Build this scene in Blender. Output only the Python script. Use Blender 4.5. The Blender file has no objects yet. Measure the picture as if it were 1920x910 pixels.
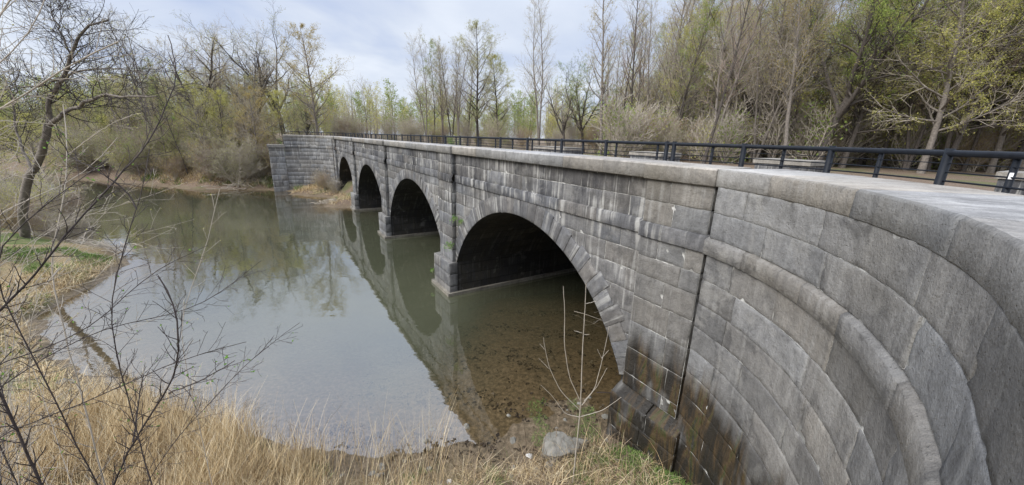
import bpy, math, random
import numpy as np
from mathutils import Vector, Matrix, noise as mnoise

random.seed(7)
rng = np.random.default_rng(11)
PI = math.pi
scn = bpy.context.scene
COL = scn.collection

# ------------------------------------------------------------------ camera
F, PITCH, ROLL, H = 704.4, .2705, -.0310, 6.484
cp_, sp_ = math.cos(PITCH), math.sin(PITCH)
cr_, sr_ = math.cos(ROLL), math.sin(ROLL)
FW = np.array([0, cp_, -sp_]); U0 = np.array([0, sp_, cp_]); R0 = np.array([1., 0, 0])
RI = R0 * cr_ - U0 * sr_; UP = U0 * cr_ + R0 * sr_
EYE = np.array([0, 0, H])
cam_d = bpy.data.cameras.new('camera'); cam = bpy.data.objects.new('camera', cam_d); COL.objects.link(cam)
cam_d.sensor_width = 36; cam_d.sensor_fit = 'HORIZONTAL'; cam_d.lens = 36 * F / 1920
cam_d.clip_start = .05; cam_d.clip_end = 3000
cam.matrix_world = Matrix(((RI[0], UP[0], -FW[0], EYE[0]), (RI[1], UP[1], -FW[1], EYE[1]), (RI[2], UP[2], -FW[2], EYE[2]), (0, 0, 0, 1)))
scn.camera = cam

def at(x, y, depth):
    "world point lying `depth` metres in front of the eye at a photo pixel"
    return EYE + (FW + RI * (x - 960) / F + UP * (455 - y) / F) * depth

# ------------------------------------------------------------------ sky, sun, exposure
SUN_EL, SUN_AZ = math.radians(40), math.radians(238)      # azimuth measured clockwise from +Y
world = bpy.data.worlds.new('World'); scn.world = world; world.use_nodes = True
wn, wl = world.node_tree.nodes, world.node_tree.links
wn.clear()
wout = wn.new('ShaderNodeOutputWorld'); wbg = wn.new('ShaderNodeBackground'); wl.new(wbg.outputs[0], wout.inputs[0])
sky = wn.new('ShaderNodeTexSky'); sky.sky_type = 'NISHITA'; sky.sun_disc = False
sky.sun_elevation = SUN_EL; sky.sun_rotation = SUN_AZ; sky.air_density = 1.0; sky.dust_density = 2.0; sky.ozone_density = 1.5
tc = wn.new('ShaderNodeTexCoord')
sep = wn.new('ShaderNodeSeparateXYZ'); wl.new(tc.outputs['Generated'], sep.inputs[0])
def wmath(op, a, b):
    n = wn.new('ShaderNodeMath'); n.operation = op
    for i, v in enumerate((a, b)):
        if isinstance(v, (int, float)): n.inputs[i].default_value = v
        else: wl.new(v, n.inputs[i])
    return n.outputs[0]
# clouds drawn on a flat layer overhead: direction / height
hz = wmath('ADD', wmath('MAXIMUM', sep.outputs[2], 0.0), .16)
comb = wn.new('ShaderNodeCombineXYZ')
wl.new(wmath('DIVIDE', sep.outputs[0], hz), comb.inputs[0]); wl.new(wmath('DIVIDE', sep.outputs[1], hz), comb.inputs[1])
cn = wn.new('ShaderNodeTexNoise'); cn.inputs['Scale'].default_value = .8; cn.inputs['Detail'].default_value = 6; cn.inputs['Roughness'].default_value = .52; cn.inputs['Distortion'].default_value = .4
wl.new(comb.outputs[0], cn.inputs['Vector'])
cr = wn.new('ShaderNodeValToRGB'); e = cr.color_ramp.elements
e[0].position = .36; e[0].color = (4.9, 5.7, 7.6, 1); e[1].position = .62; e[1].color = (7.7, 8.2, 9.1, 1)
m_ = cr.color_ramp.elements.new(.5); m_.color = (6.5, 7.1, 8.3, 1)
wl.new(cn.outputs[0], cr.inputs[0])
wmix = wn.new('ShaderNodeMixRGB'); wmix.inputs[0].default_value = .88
wl.new(sky.outputs[0], wmix.inputs[1]); wl.new(cr.outputs[0], wmix.inputs[2]); 
up = wn.new('ShaderNodeMapRange'); up.interpolation_type = 'SMOOTHSTEP'; wl.new(sep.outputs[2], up.inputs[0])
up.inputs[1].default_value = .26; up.inputs[2].default_value = .70; up.inputs[3].default_value = 1.0; up.inputs[4].default_value = 2.3   # an overcast sky is brighter overhead
vm = wn.new('ShaderNodeVectorMath'); vm.operation = 'SCALE'; wl.new(wmix.outputs[0], vm.inputs[0]); wl.new(up.outputs[0], vm.inputs['Scale']); wl.new(vm.outputs[0], wbg.inputs[0])
wbg.inputs[1].default_value = .088
sun_d = bpy.data.lights.new('sun', 'SUN'); sun_d.energy = 2.7; sun_d.angle = math.radians(35); sun_d.color = (1, .97, .92)
sun = bpy.data.objects.new('sun', sun_d); COL.objects.link(sun)
sd = Vector((math.sin(SUN_AZ) * math.cos(SUN_EL), math.cos(SUN_AZ) * math.cos(SUN_EL), math.sin(SUN_EL)))
sun.rotation_euler = sd.to_track_quat('Z', 'Y').to_euler()
scn.view_settings.view_transform = 'Standard'; scn.view_settings.look = 'None'
scn.view_settings.exposure = .42; scn.view_settings.gamma = 1; scn.view_settings.use_curve_mapping = False
scn.render.engine = 'CYCLES'
scn.cycles.max_bounces = 8; scn.cycles.transparent_max_bounces = 12; scn.cycles.diffuse_bounces = 5; scn.cycles.glossy_bounces = 3
scn.cycles.use_denoising = True
scn.cycles.caustics_reflective = False; scn.cycles.caustics_refractive = False

# ------------------------------------------------------------------ bridge frame: s along the wall, o out over the water
TH = .5687
D2 = np.array([-math.sin(TH), math.cos(TH)]); N2 = np.array([-math.cos(TH), -math.sin(TH)]); P0 = np.array([-2.673, 14.983])
def W(s, o, z):
    return (P0[0] + D2[0] * s + N2[0] * o, P0[1] + D2[1] * s + N2[1] * o, z)
def SO(x, y):
    dx, dy = x - P0[0], y - P0[1]
    return dx * D2[0] + dy * D2[1], dx * N2[0] + dy * N2[1]
SP = 10.35; S_MID = 10.675            # arch spacing; the middle of the bridge
AC, AR, AZ = -4.75, 4.913, -.653      # arch circle of the near arch: centre s, radius, centre z
HW = 4.45; ZS = 1.43
CC, CR = (-9.48, 4.34), 4.6           # plan circle of the near wing
A0, A1 = math.radians(16.03), math.radians(90)
ZC, ZCB, ZBT, ZBB = 6.124, 5.84, 5.038, 4.748

# ------------------------------------------------------------------ node helpers
def mat(name):
    m = bpy.data.materials.new(name); m.use_nodes = True
    nt = m.node_tree; nt.nodes.clear()
    return m, nt.nodes, nt.links
class G:
    "small node-graph writer"
    def __init__(s, name):
        s.m, s.n, s.l = mat(name)
    def put(s, sock, v):
        if v is None: return
        if isinstance(v, (int, float)): sock.default_value = v
        elif isinstance(v, tuple): sock.default_value = v if len(v) == len(sock.default_value) else tuple(v) + (1,)
        else: s.l.new(v, sock)
    def math(s, op, a, b=None, c=None):
        n = s.n.new('ShaderNodeMath'); n.operation = op
        s.put(n.inputs[0], a); s.put(n.inputs[1], b); s.put(n.inputs[2], c)
        return n.outputs[0]
    def mix(s, f, a, b, mode='MIX'):
        n = s.n.new('ShaderNodeMixRGB'); n.blend_type = mode
        s.put(n.inputs[0], f); s.put(n.inputs[1], a); s.put(n.inputs[2], b); return n.outputs[0]
    def noise(s, vec, scale, detail=4, rough=.55, dist=0., out=0):
        n = s.n.new('ShaderNodeTexNoise'); s.put(n.inputs['Vector'], vec); n.inputs['Scale'].default_value = scale
        n.inputs['Detail'].default_value = detail; n.inputs['Roughness'].default_value = rough; n.inputs['Distortion'].default_value = dist
        return n.outputs[out]
    def voro(s, vec, scale, feature='F1'):
        n = s.n.new('ShaderNodeTexVoronoi'); n.feature = feature; s.put(n.inputs['Vector'], vec); n.inputs['Scale'].default_value = scale
        return n.outputs[0]
    def ramp(s, f, stops):
        n = s.n.new('ShaderNodeValToRGB'); s.put(n.inputs[0], f); e = n.color_ramp.elements
        while len(e) < len(stops): e.new(.5)
        for i, (p, c) in enumerate(stops):
            e[i].position = p; e[i].color = (c, c, c, 1) if isinstance(c, (int, float)) else tuple(c) + (1,)
        return n.outputs[0]
    def scale(s, vec, x, y, z, loc=(0, 0, 0)):
        n = s.n.new('ShaderNodeMapping'); s.put(n.inputs[0], vec); n.inputs['Scale'].default_value = (x, y, z); n.inputs['Location'].default_value = loc
        return n.outputs[0]
    def attr(s, name, fac=True):
        n = s.n.new('ShaderNodeAttribute'); n.attribute_name = name; return n.outputs['Fac' if fac else 'Color']
    def pos(s):
        return s.n.new('ShaderNodeNewGeometry').outputs['Position']
    def uv(s):
        return s.n.new('ShaderNodeTexCoord').outputs['UV']
    def obj(s):
        return s.n.new('ShaderNodeTexCoord').outputs['Object']
    def xyz(s, v):
        n = s.n.new('ShaderNodeSeparateXYZ'); s.put(n.inputs[0], v); return n.outputs
    def bump(s, h, strength=.5, dist=.02, normal=None):
        n = s.n.new('ShaderNodeBump'); n.inputs['Strength'].default_value = strength; n.inputs['Distance'].default_value = dist
        s.put(n.inputs['Height'], h)
        if normal is not None: s.l.new(normal, n.inputs['Normal'])
        return n.outputs[0]
    def bsdf(s, color, rough=.9, spec=.3, normal=None, metallic=0.):
        n = s.n.new('ShaderNodeBsdfPrincipled'); s.put(n.inputs['Base Color'], color); s.put(n.inputs['Roughness'], rough)
        n.inputs['Specular IOR Level'].default_value = spec; n.inputs['Metallic'].default_value = metallic
        if normal is not None: s.l.new(normal, n.inputs['Normal'])
        return n.outputs[0]
    def out(s, sh):
        o = s.n.new('ShaderNodeOutputMaterial'); s.l.new(sh, o.inputs[0]); return s.m

# ------------------------------------------------------------------ materials
def stone_material(name, lo, hi, white, dark, wet=False, patch=.35, brick=False, warm=0.):
    g = G(name); uv = g.uv(); P = g.pos()
    blk = g.attr('blk')
    base = g.ramp(blk, [(0, lo), (.5, tuple((a + b) / 2 for a, b in zip(lo, hi))), (1, hi)])
    wn_ = g.n.new('ShaderNodeTexWhiteNoise'); wn_.noise_dimensions = '1D'; g.l.new(blk, wn_.inputs['W'])
    base = g.mix(1, base, g.mix(wn_.outputs['Value'], (.95, .985, 1.04), (1.06, 1.015, .95)), 'MULTIPLY')
    # soft mottling
    n1 = g.noise(P, 1.3, 6, .6)
    base = g.mix(.8, base, g.ramp(n1, [(.25, .62), (.5, 1.0), (.78, 1.3)]), 'MULTIPLY')
    base = g.mix(.5, base, g.ramp(g.noise(P, 7, 6, .7), [(.3, .62), (.5, 1.0), (.7, 1.3)]), 'MULTIPLY')
    n2 = g.noise(P, 38, 5, .7)
    base = g.mix(.55, base, g.ramp(n2, [(.28, .62), (.5, 1.0), (.75, 1.28)]), 'MULTIPLY')
    # dark soot in large patches and in vertical runs
    run = g.noise(g.scale(uv, 5.5, .7, 1), 1.0, 7, .68, .5)
    big = g.noise(g.scale(uv, .5, .6, 1, (3.1, 1.7, 0)), 1.0, 4, .6)
    dk = g.math('MULTIPLY', g.ramp(g.math('ADD', g.math('MULTIPLY', run, .6), g.math('MULTIPLY', big, .5)), [(.5, 0), (.66, 1)]), dark)
    base = g.mix(dk, base, (.035, .036, .042))
    pt = g.ramp(g.noise(P, 1.9, 7, .68, .6), [(.53, 0), (.63, 1)])
    base = g.mix(g.math('MULTIPLY', pt, patch), base, (.055, .055, .058))
    pl = g.ramp(g.noise(g.scale(P, 1, 1, 1, (7, 3, 1)), 1.6, 7, .66, .4), [(.56, 0), (.66, 1)])
    base = g.mix(g.math('MULTIPLY', pl, patch * .8), base, (.34, .335, .32))
    # white lime runs
    run2 = g.noise(g.scale(uv, 7.5, .28, 1, (9, 2, 0)), 1.0, 5, .6, .2)
    big2 = g.noise(g.scale(uv, .7, 1.1, 1, (5, 8, 0)), 1.0, 3, .6)
    wk = g.math('MULTIPLY', g.ramp(g.math('ADD', g.math('MULTIPLY', run2, .65), g.math('MULTIPLY', big2, .45)), [(.585, 0), (.68, 1)]), white)
    base = g.mix(wk, base, (.42, .42, .41))
    # lichen / brown tint
    br = g.noise(P, .8, 4, .6, .5)
    base = g.mix(g.math('MULTIPLY', g.ramp(br, [(.5, 0), (.72, 1)]), .25 + warm), base, (.13, .115, .085))
    base = g.mix(1, base, (.90, .88, .85), 'MULTIPLY')
    sp = g.noise(P, 130, 3, .7)
    base = g.mix(.45, base, g.ramp(sp, [(.3, .6), (.5, 1.0), (.7, 1.3)]), 'MULTIPLY')
    base = g.mix(g.ramp(g.voro(P, 31), [(.05, .55), (.16, 0)]), base, (.06, .057, .052))
    rough = .88
    if wet:      # seep stains on the lowest courses
        z = g.xyz(P)[2]
        edge = g.math('ADD', z, g.math('MULTIPLY', g.noise(g.scale(uv, 3, .3, 1), 1.0, 4), 1.5))
        low = g.ramp(g.math('DIVIDE', edge, 5), [(.60, 1), (.72, 0)])
        pres = g.ramp(g.math('ADD', g.noise(g.scale(uv, .9, .5, 1, (4, 1, 0)), 1.0, 3, .5), g.math('MULTIPLY', run, .25)), [(.70, 1), (.80, .15)])
        low = g.math('MULTIPLY', low, pres)
        st = g.noise(g.scale(uv, 2.6, .45, 1, (2, 4, 0)), 1.0, 7, .68, 1.2)
        col = g.ramp(st, [(.26, (.20, .19, .17)), (.34, (.016, .014, .012)), (.47, (.022, .018, .013)), (.52, (.04, .028, .016)), (.565, (.078, .05, .024)), (.60, (.045, .052, .014)), (.63, (.02, .017, .013)), (.76, (.2, .19, .17))])
        base = g.mix(g.math('MULTIPLY', low, .95), base, col)
        rough = g.math('SUBTRACT', .88, g.math('MULTIPLY', low, .45))
    h = g.math('ADD', g.math('MULTIPLY', n2, .5), g.math('MULTIPLY', g.noise(P, 9, 6, .65), 1.2))
    pit = g.ramp(g.voro(P, 26), [(.02, 0), (.2, 1)])
    h = g.math('ADD', h, g.math('MULTIPLY', pit, .45))
    h = g.math('ADD', h, g.math('MULTIPLY', g.noise(P, 3.5, 5, .7), 1.6))
    if brick:
        b = g.n.new('ShaderNodeTexBrick'); g.put(b.inputs['Vector'], uv); b.inputs['Scale'].default_value = 1
        b.inputs['Brick Width'].default_value = .95; b.inputs['Row Height'].default_value = .43; b.inputs['Mortar Size'].default_value = .012
        b.inputs['Color1'].default_value = (.75, .75, .75, 1); b.inputs['Color2'].default_value = (1.15, 1.15, 1.15, 1); b.inputs['Mortar'].default_value = (.45, .45, .42, 1)
        base = g.mix(1, base, b.outputs[0], 'MULTIPLY')
        h = g.math('SUBTRACT', h, g.math('MULTIPLY', b.outputs[1], 2.0))
    return g.out(g.bsdf(base, rough, .25, g.bump(h, 1.0, .018)))
M_WALL = stone_material('weathered_limestone_wall', (.105, .106, .113), (.2, .2, .205), .9, .85)
M_LOW = stone_material('limestone_below_course', (.13, .131, .136), (.23, .23, .232), .75, .55)
M_WING = stone_material('limestone_wing', (.15, .149, .148), (.285, .28, .272), .25, .22, wet=True, patch=.55)
M_NEARPIL = stone_material('limestone_near_pilaster', (.14, .14, .141), (.25, .247, .24), .4, .3, wet=True)
M_TOP = stone_material('bleached_skylit_coping_top', (.31, .30, .288), (.46, .445, .425), .5, .35, warm=-.1)  # coping tops: bleached stone, with the open sky's brightness put into the colour
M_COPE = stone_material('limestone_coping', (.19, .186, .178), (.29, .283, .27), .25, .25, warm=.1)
M_RING = stone_material('limestone_arch_ring', (.13, .13, .135), (.215, .215, .22), .7, .5)
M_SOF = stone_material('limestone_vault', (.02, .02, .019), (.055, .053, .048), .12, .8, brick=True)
M_FOOT = stone_material('limestone_footing', (.2, .19, .165), (.27, .255, .225), .5, .3, brick=False, warm=.2)
M_FAR = stone_material('far_wing_limestone', (.17, .17, .172), (.27, .27, .268), .6, .45)
def mortar_material():
    g = G('lime_mortar'); P = g.pos()
    f = g.ramp(g.noise(P, .9, 4, .6), [(.36, 0), (.47, 1)])
    c = g.mix(f, (.06, .057, .052), (.5, .49, .46))
    c = g.mix(g.ramp(g.noise(P, 7, 3, .6), [(.4, 0), (.6, 1)]), c, (.2, .195, .18))
    return g.out(g.bsdf(c, .95, .2, g.bump(g.noise(P, 60, 3), .6, .01)))
M_MORT = mortar_material()
def simple(name, c1, c2, scale=3., rough=.9, spec=.2, bump=.4, coord='pos', detail=5, dist=.01):
    g = G(name); P = g.pos() if coord == 'pos' else g.obj()
    n = g.noise(P, scale, detail, .6)
    return g.out(g.bsdf(g.ramp(n, [(.3, c1), (.7, c2)]), rough, spec, g.bump(n, bump, dist) if bump else None))
M_METAL = simple('black_painted_steel', (.004, .0055, .009), (.010, .013, .019), 12, .55, .22, .05)
M_GRAVEL = simple('stone_dust_towpath', (.22, .19, .16), (.34, .30, .25), 20, .95, .2, .5)
M_BARK = simple('grey_brown_bark', (.11, .095, .082), (.24, .21, .18), 9, .95, .15, .6, 'obj', dist=.03)
M_BARKD = simple('dark_bark', (.055, .047, .042), (.125, .108, .094), 9, .95, .15, .6, 'obj', dist=.03)
M_TWIG = simple('grey_twig', (.32, .28, .225), (.46, .405, .335), 2, .9, .15, 0, 'obj')
M_TWIGD = simple('dark_twig', (.035, .028, .026), (.075, .06, .055), 2, .8, .25, 0, 'obj')
M_TWIGW = simple('pale_twig', (.33, .29, .24), (.5, .45, .38), 8, .85, .25, 0, 'obj')
M_TWIGR = simple('ruddy_twig', (.25, .185, .15), (.36, .285, .235), 2, .9, .15, 0, 'obj')
def leaf_material(name, stops, scale=.8):
    g = G(name)
    n = g.noise(g.obj(), scale, 3, .6)
    r = g.attr('lf')
    c = g.ramp(g.math('ADD', g.math('MULTIPLY', n, .6), g.math('MULTIPLY', r, .4)), stops)
    d = g.n.new('ShaderNodeBsdfDiffuse'); g.put(d.inputs[0], c)
    t = g.n.new('ShaderNodeBsdfTranslucent'); g.put(t.inputs[0], c)
    a = g.n.new('ShaderNodeMixShader'); a.inputs[0].default_value = .5; g.l.new(d.outputs[0], a.inputs[1]); g.l.new(t.outputs[0], a.inputs[2])
    return g.out(a.outputs[0])
L_YEL = leaf_material('spring_leaf_yellow_green', [(.3, (.32, .33, .09)), (.5, (.48, .47, .14)), (.7, (.60, .54, .20))])
L_GRN = leaf_material('spring_leaf_green', [(.3, (.17, .23, .06)), (.5, (.27, .34, .09)), (.7, (.38, .43, .13))])
L_PAL = leaf_material('spring_leaf_pale', [(.3, (.28, .29, .13)), (.5, (.42, .41, .20)), (.7, (.54, .51, .30))])
L_OCH = leaf_material('spring_leaf_ochre', [(.3, (.30, .22, .08)), (.5, (.42, .33, .12)), (.7, (.50, .42, .16))])
L_BUSH = leaf_material('bright_bush_leaf', [(.3, (.12, .24, .04)), (.5, (.17, .33, .06)), (.7, (.24, .40, .09))])
def blade_material(name, stops, scale=.5):
    g = G(name); r = g.attr('lf')
    n = g.noise(g.pos(), scale, 3, .6)
    c = g.ramp(g.math('ADD', g.math('MULTIPLY', n, .45), g.math('MULTIPLY', r, .55)), stops)
    return g.out(g.bsdf(c, .8, .2))
M_STRAW = blade_material('dry_straw', [(.2, (.22, .15, .08)), (.4, (.44, .32, .17)), (.6, (.60, .46, .26)), (.8, (.74, .64, .44))])
M_GRASS = blade_material('green_grass_blade', [(.2, (.06, .10, .025)), (.5, (.12, .19, .045)), (.8, (.22, .29, .09))])
M_LITTER = blade_material('drowned_leaf', [(.2, (.015, .011, .008)), (.5, (.04, .028, .018)), (.7, (.09, .07, .045)), (.9, (.22, .2, .15))])
M_DRYW = blade_material('dry_brown_stalk', [(.2, (.10, .07, .045)), (.5, (.2, .15, .10)), (.8, (.33, .26, .18))])
M_ROCK = simple('grey_boulder', (.13, .125, .105), (.27, .255, .225), 5, .9, .2, .8)
M_ROCKP = simple('pale_stone', (.45, .44, .42), (.62, .61, .58), 6, .9, .2, .6)

def ground_material():
    g = G('bank_ground'); P = g.pos(); z = g.xyz(P)[2]
    n = g.noise(P, .35, 5, .6, .4); f = g.noise(P, 14, 6, .7); fine = g.noise(P, 70, 4, .7)
    litter = g.ramp(f, [(.3, (.07, .05, .036)), (.5, (.16, .115, .08)), (.7, (.29, .22, .165))])
    straw = g.ramp(g.noise(g.scale(P, 1, 1, 1), 22, 5, .7), [(.3, (.12, .085, .045)), (.55, (.3, .23, .125)), (.75, (.45, .36, .21))])
    moss = g.ramp(fine, [(.3, (.05, .075, .018)), (.7, (.13, .17, .045))])
    c = g.mix(g.attr('straw'), litter, straw)
    c = g.mix(g.math('MULTIPLY', g.ramp(n, [(.52, 0), (.62, 1)]), g.attr('green')), c, moss)
    mud = g.ramp(g.noise(P, 9, 5, .65), [(.3, (.06, .046, .028)), (.5, (.14, .105, .064)), (.72, (.25, .19, .125))])
    zz = g.math('ADD', z, g.math('MULTIPLY', g.noise(P, 1.6, 4, .6), .25))
    c = g.mix(g.ramp(zz, [(.16, 1), (.36, 0)]), c, mud)
    wetr = g.ramp(zz, [(.1, .45), (.35, .95)])
    return g.out(g.bsdf(c, wetr, .3, g.bump(g.math('ADD', f, g.math('MULTIPLY', fine, .4)), .8, .05)))
M_GROUND = ground_material()
def water_material():
    g = G('creek_water'); P = g.pos()
    murk = g.attr('murk')
    n = g.noise(g.scale(P, 1, 1, 1), .9, 3, .5); n2 = g.noise(P, 4.5, 2, .5)
    n3 = g.noise(P, 17, 3, .6); calm = g.ramp(g.noise(P, .16, 3, .6), [(.42, .0), (.62, 1)])
    nb = g.bump(g.math('ADD', g.math('ADD', n, g.math('MULTIPLY', n2, .12)), g.math('MULTIPLY', g.math('MULTIPLY', n3, calm), .03)), .028, .3)
    big = g.noise(P, .11, 4, .6, .6)
    col = g.ramp(big, [(.3, (.075, .080, .048)), (.6, (.094, .098, .062)), (.8, (.112, .112, .074))])
    d = g.n.new('ShaderNodeBsdfDiffuse'); g.put(d.inputs[0], col)
    t = g.n.new('ShaderNodeBsdfTransparent'); t.inputs[0].default_value = (.97, .93, .82, 1)
    a = g.n.new('ShaderNodeMixShader'); g.put(a.inputs[0], murk); g.l.new(t.outputs[0], a.inputs[1]); g.l.new(d.outputs[0], a.inputs[2])
    gl = g.n.new('ShaderNodeBsdfGlossy'); gl.inputs['Roughness'].default_value = .025; g.l.new(nb, gl.inputs['Normal'])
    geo = g.n.new('ShaderNodeNewGeometry'); dot = g.n.new('ShaderNodeVectorMath'); dot.operation = 'DOT_PRODUCT'
    g.l.new(nb, dot.inputs[0]); g.l.new(geo.outputs['Incoming'], dot.inputs[1])
    sch = g.math('POWER', g.math('SUBTRACT', 1.0, g.math('MINIMUM', g.math('ABSOLUTE', dot.outputs['Value']), 1.0)), 2.7)
    fr = g.math('ADD', .13, g.math('MULTIPLY', sch, .88))
    b = g.n.new('ShaderNodeMixShader'); g.l.new(fr, b.inputs[0]); g.l.new(a.outputs[0], b.inputs[1]); g.l.new(gl.outputs[0], b.inputs[2])
    return g.out(b.outputs[0])
M_WATER = water_material()

# ------------------------------------------------------------------ object helpers
def link(name, mesh, parent=None, loc=None):
    o = bpy.data.objects.new(name, mesh); COL.objects.link(o)
    if parent is not None: o.parent = parent
    if loc is not None: o.location = loc
    return o
def tag(o, label=None, cat=None, group=None, kind=None):
    if label: o['label'] = label
    if cat: o['category'] = cat
    if group: o['group'] = group
    if kind: o['kind'] = kind
    return o
def empty(name, loc, label=None, cat=None, group=None):
    return tag(link(name, None, None, loc), label, cat, group)
def mesh_np(name, verts, faces, mats, smooth=False, mi=None, attrs=None, uv=None):
    "verts (n,3), faces (m,k) or list of arrays with k=3/4; attrs: {name: per-face floats}"
    me = bpy.data.meshes.new(name)
    V = np.asarray(verts, np.float32)
    if not isinstance(faces, list): faces = [faces]
    faces = [np.asarray(f, np.int32) for f in faces if len(f)]
    loops = np.concatenate([f.ravel() for f in faces]); tot = np.concatenate([np.full(len(f), f.shape[1], np.int32) for f in faces])
    st = np.concatenate([[0], np.cumsum(tot)[:-1]]).astype(np.int32)
    me.vertices.add(len(V)); me.vertices.foreach_set('co', V.ravel())
    me.loops.add(len(loops)); me.loops.foreach_set('vertex_index', loops)
    me.polygons.add(len(tot)); me.polygons.foreach_set('loop_start', st); me.polygons.foreach_set('loop_total', tot)
    if smooth: me.polygons.foreach_set('use_smooth', np.ones(len(tot), bool))
    for m in (mats if isinstance(mats, (list, tuple)) else [mats]): me.materials.append(m)
    if mi is not None: me.polygons.foreach_set('material_index', np.asarray(mi, np.int32))
    for k, v in (attrs or {}).items():
        a = me.attributes.new(k, 'FLOAT', 'FACE'); a.data.foreach_set('value', np.asarray(v, np.float32))
    if uv is not None:
        l = me.uv_layers.new(name='UVMap'); l.data.foreach_set('uv', np.asarray(uv, np.float32)[loops].ravel())
    me.update(calc_edges=True); me.validate()
    return me

class MB:
    "collects quads with per-vertex uv and per-face block tone"
    def __init__(s): s.v, s.f, s.uv, s.b, s.m = [], [], [], [], []
    def vert(s, p, uv=(0, 0)): s.v.append(tuple(p)); s.uv.append(uv); return len(s.v) - 1
    def quad(s, a, b, c, d, tone=.5, m=0): s.f.append((a, b, c, d)); s.b.append(tone); s.m.append(m)
    def box(s, mp, u0, u1, v0, v1, w0, w1, tone=.5, m=0, nu=1):
        "mp(u,v,w) -> xyz; all six faces"
        for (ax, c) in ((0, u0), (0, u1), (1, v0), (1, v1), (2, w0), (2, w1)):
            if ax == 0: q = [(c, v0, w0), (c, v1, w0), (c, v1, w1), (c, v0, w1)]; uvs = [(a[1], a[2]) for a in q]
            elif ax == 1: q = [(u0, c, w0), (u1, c, w0), (u1, c, w1), (u0, c, w1)]; uvs = [(a[0], a[2]) for a in q]
            else: q = [(u0, v0, c), (u1, v0, c), (u1, v1, c), (u0, v1, c)]; uvs = [(a[0], a[1]) for a in q]
            i = [s.vert(mp(*p), t) for p, t in zip(q, uvs)]; s.quad(*i, tone, m)
    def build(s, name, mats, parent=None, smooth=False):
        off = np.array(parent.location) if parent is not None else np.zeros(3)
        me = mesh_np(name, np.array(s.v) - off, np.array(s.f), mats, smooth, s.m, {'blk': s.b}, s.uv)
        return link(name, me, parent)

def nz(x, y, z, sc): return mnoise.noise(Vector((x * sc, y * sc, z * sc)))

def stone_face(mb, mp, u0, u1, z0, z1, cell=.15, gap=.0055, bev=.008, proud=0., tone=.5, rough=.0045, zlow=None, uvo=(0, 0), ret=.022):
    "one dressed stone seen from the front: mp(u, z, e) -> xyz. Edges fall back into the joint."
    if u1 - u0 < .04 or z1 - z0 < .04: return
    nu = max(1, round((u1 - u0 - 2 * bev) / cell)); nzz = max(1, round((z1 - z0 - 2 * bev) / cell))
    gap_u = gap
    us = [u0 + gap_u, u0 + gap_u + bev * .35] + list(np.linspace(u0 + gap_u + bev, u1 - gap_u - bev, nu + 1)) + [u1 - gap_u - bev * .35, u1 - gap_u]
    zs = [z0 + gap, z0 + gap + bev * .35] + list(np.linspace(z0 + gap + bev, z1 - gap - bev, nzz + 1)) + [z1 - gap - bev * .35, z1 - gap]
    sd = random.uniform(0, 90); tilt = random.uniform(-.003, .003); tiltz = random.uniform(-.003, .003)
    idx = {}; nU, nZ = len(us), len(zs); drop = set()
    for i, u in enumerate(us):
        zl = -1e9 if zlow is None else zlow(u)
        if zl > z1 - .05: drop.add(i)
        for j, z in enumerate(zs):
            eu = min(i, nU - 1 - i); ez = min(j, nZ - 1 - j); k = min(eu, ez)
            e = proud + (-ret if k == 0 else (-bev * .45 if k == 1 else 0))
            zz = z if zl <= z0 else z1 - (z1 - z) * (z1 - max(z0, zl)) / (z1 - z0)
            a = u + nz(u, z, sd, 3.1) * (.008 if k <= 1 else 0) * (1 if zlow is None else 0)
            b = zz + nz(u, z + 9, sd, 3.1) * (.006 if k <= 1 else 0) * (1 if zlow is None else 0)
            if k > 0:
                e += rough * nz(u, z, sd, 4.) * 1.6 + rough * .7 * nz(u, z, sd, 14.) + tilt * (u - u0) + tiltz * (z - z0)
                if k <= 2: e -= max(0, nz(u, z, sd + 3, 7.) - .33) * .06
            idx[i, j] = mb.vert(mp(a, b, e), (u + uvo[0], zz + uvo[1]))
    for i in range(nU - 1):
        if i in drop or i + 1 in drop: continue
        for j in range(nZ - 1):
            mb.quad(idx[i, j], idx[i + 1, j], idx[i + 1, j + 1], idx[i, j + 1], tone)

def tone(): return min(1, max(0, random.gauss(.5, .3)))
def course(mb, mp, u0, u1, z0, z1, lmin, lmax, **kw):
    u = u0; first = True
    while u < u1 - .05:
        L = random.uniform(lmin, lmax) * (random.uniform(.4, .9) if first else 1); first = False
        e = u + L
        if u1 - e < lmin * .55: e = u1
        stone_face(mb, mp, u, min(e, u1), z0, z1, tone=tone(), proud=random.uniform(0, .012), **kw)
        u = e
def backing(mb, mp, u0, u1, z0, z1, e=-.006, n=1, zlow=None, cell=.1):
    "mortar sheet behind the joints"
    us = np.linspace(u0, u1, max(2, int((u1 - u0) / cell) + 1)) if (n > 1 or zlow) else [u0, u1]
    pr = None
    for u in us:
        zl = z0 if zlow is None else min(z1 - .01, max(z0, zlow(u)))
        c = (mb.vert(mp(u, zl, e), (u, zl)), mb.vert(mp(u, z1, e), (u, z1)))
        if pr: mb.quad(pr[0], c[0], c[1], pr[1], .5, 1)
        pr = c

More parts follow.
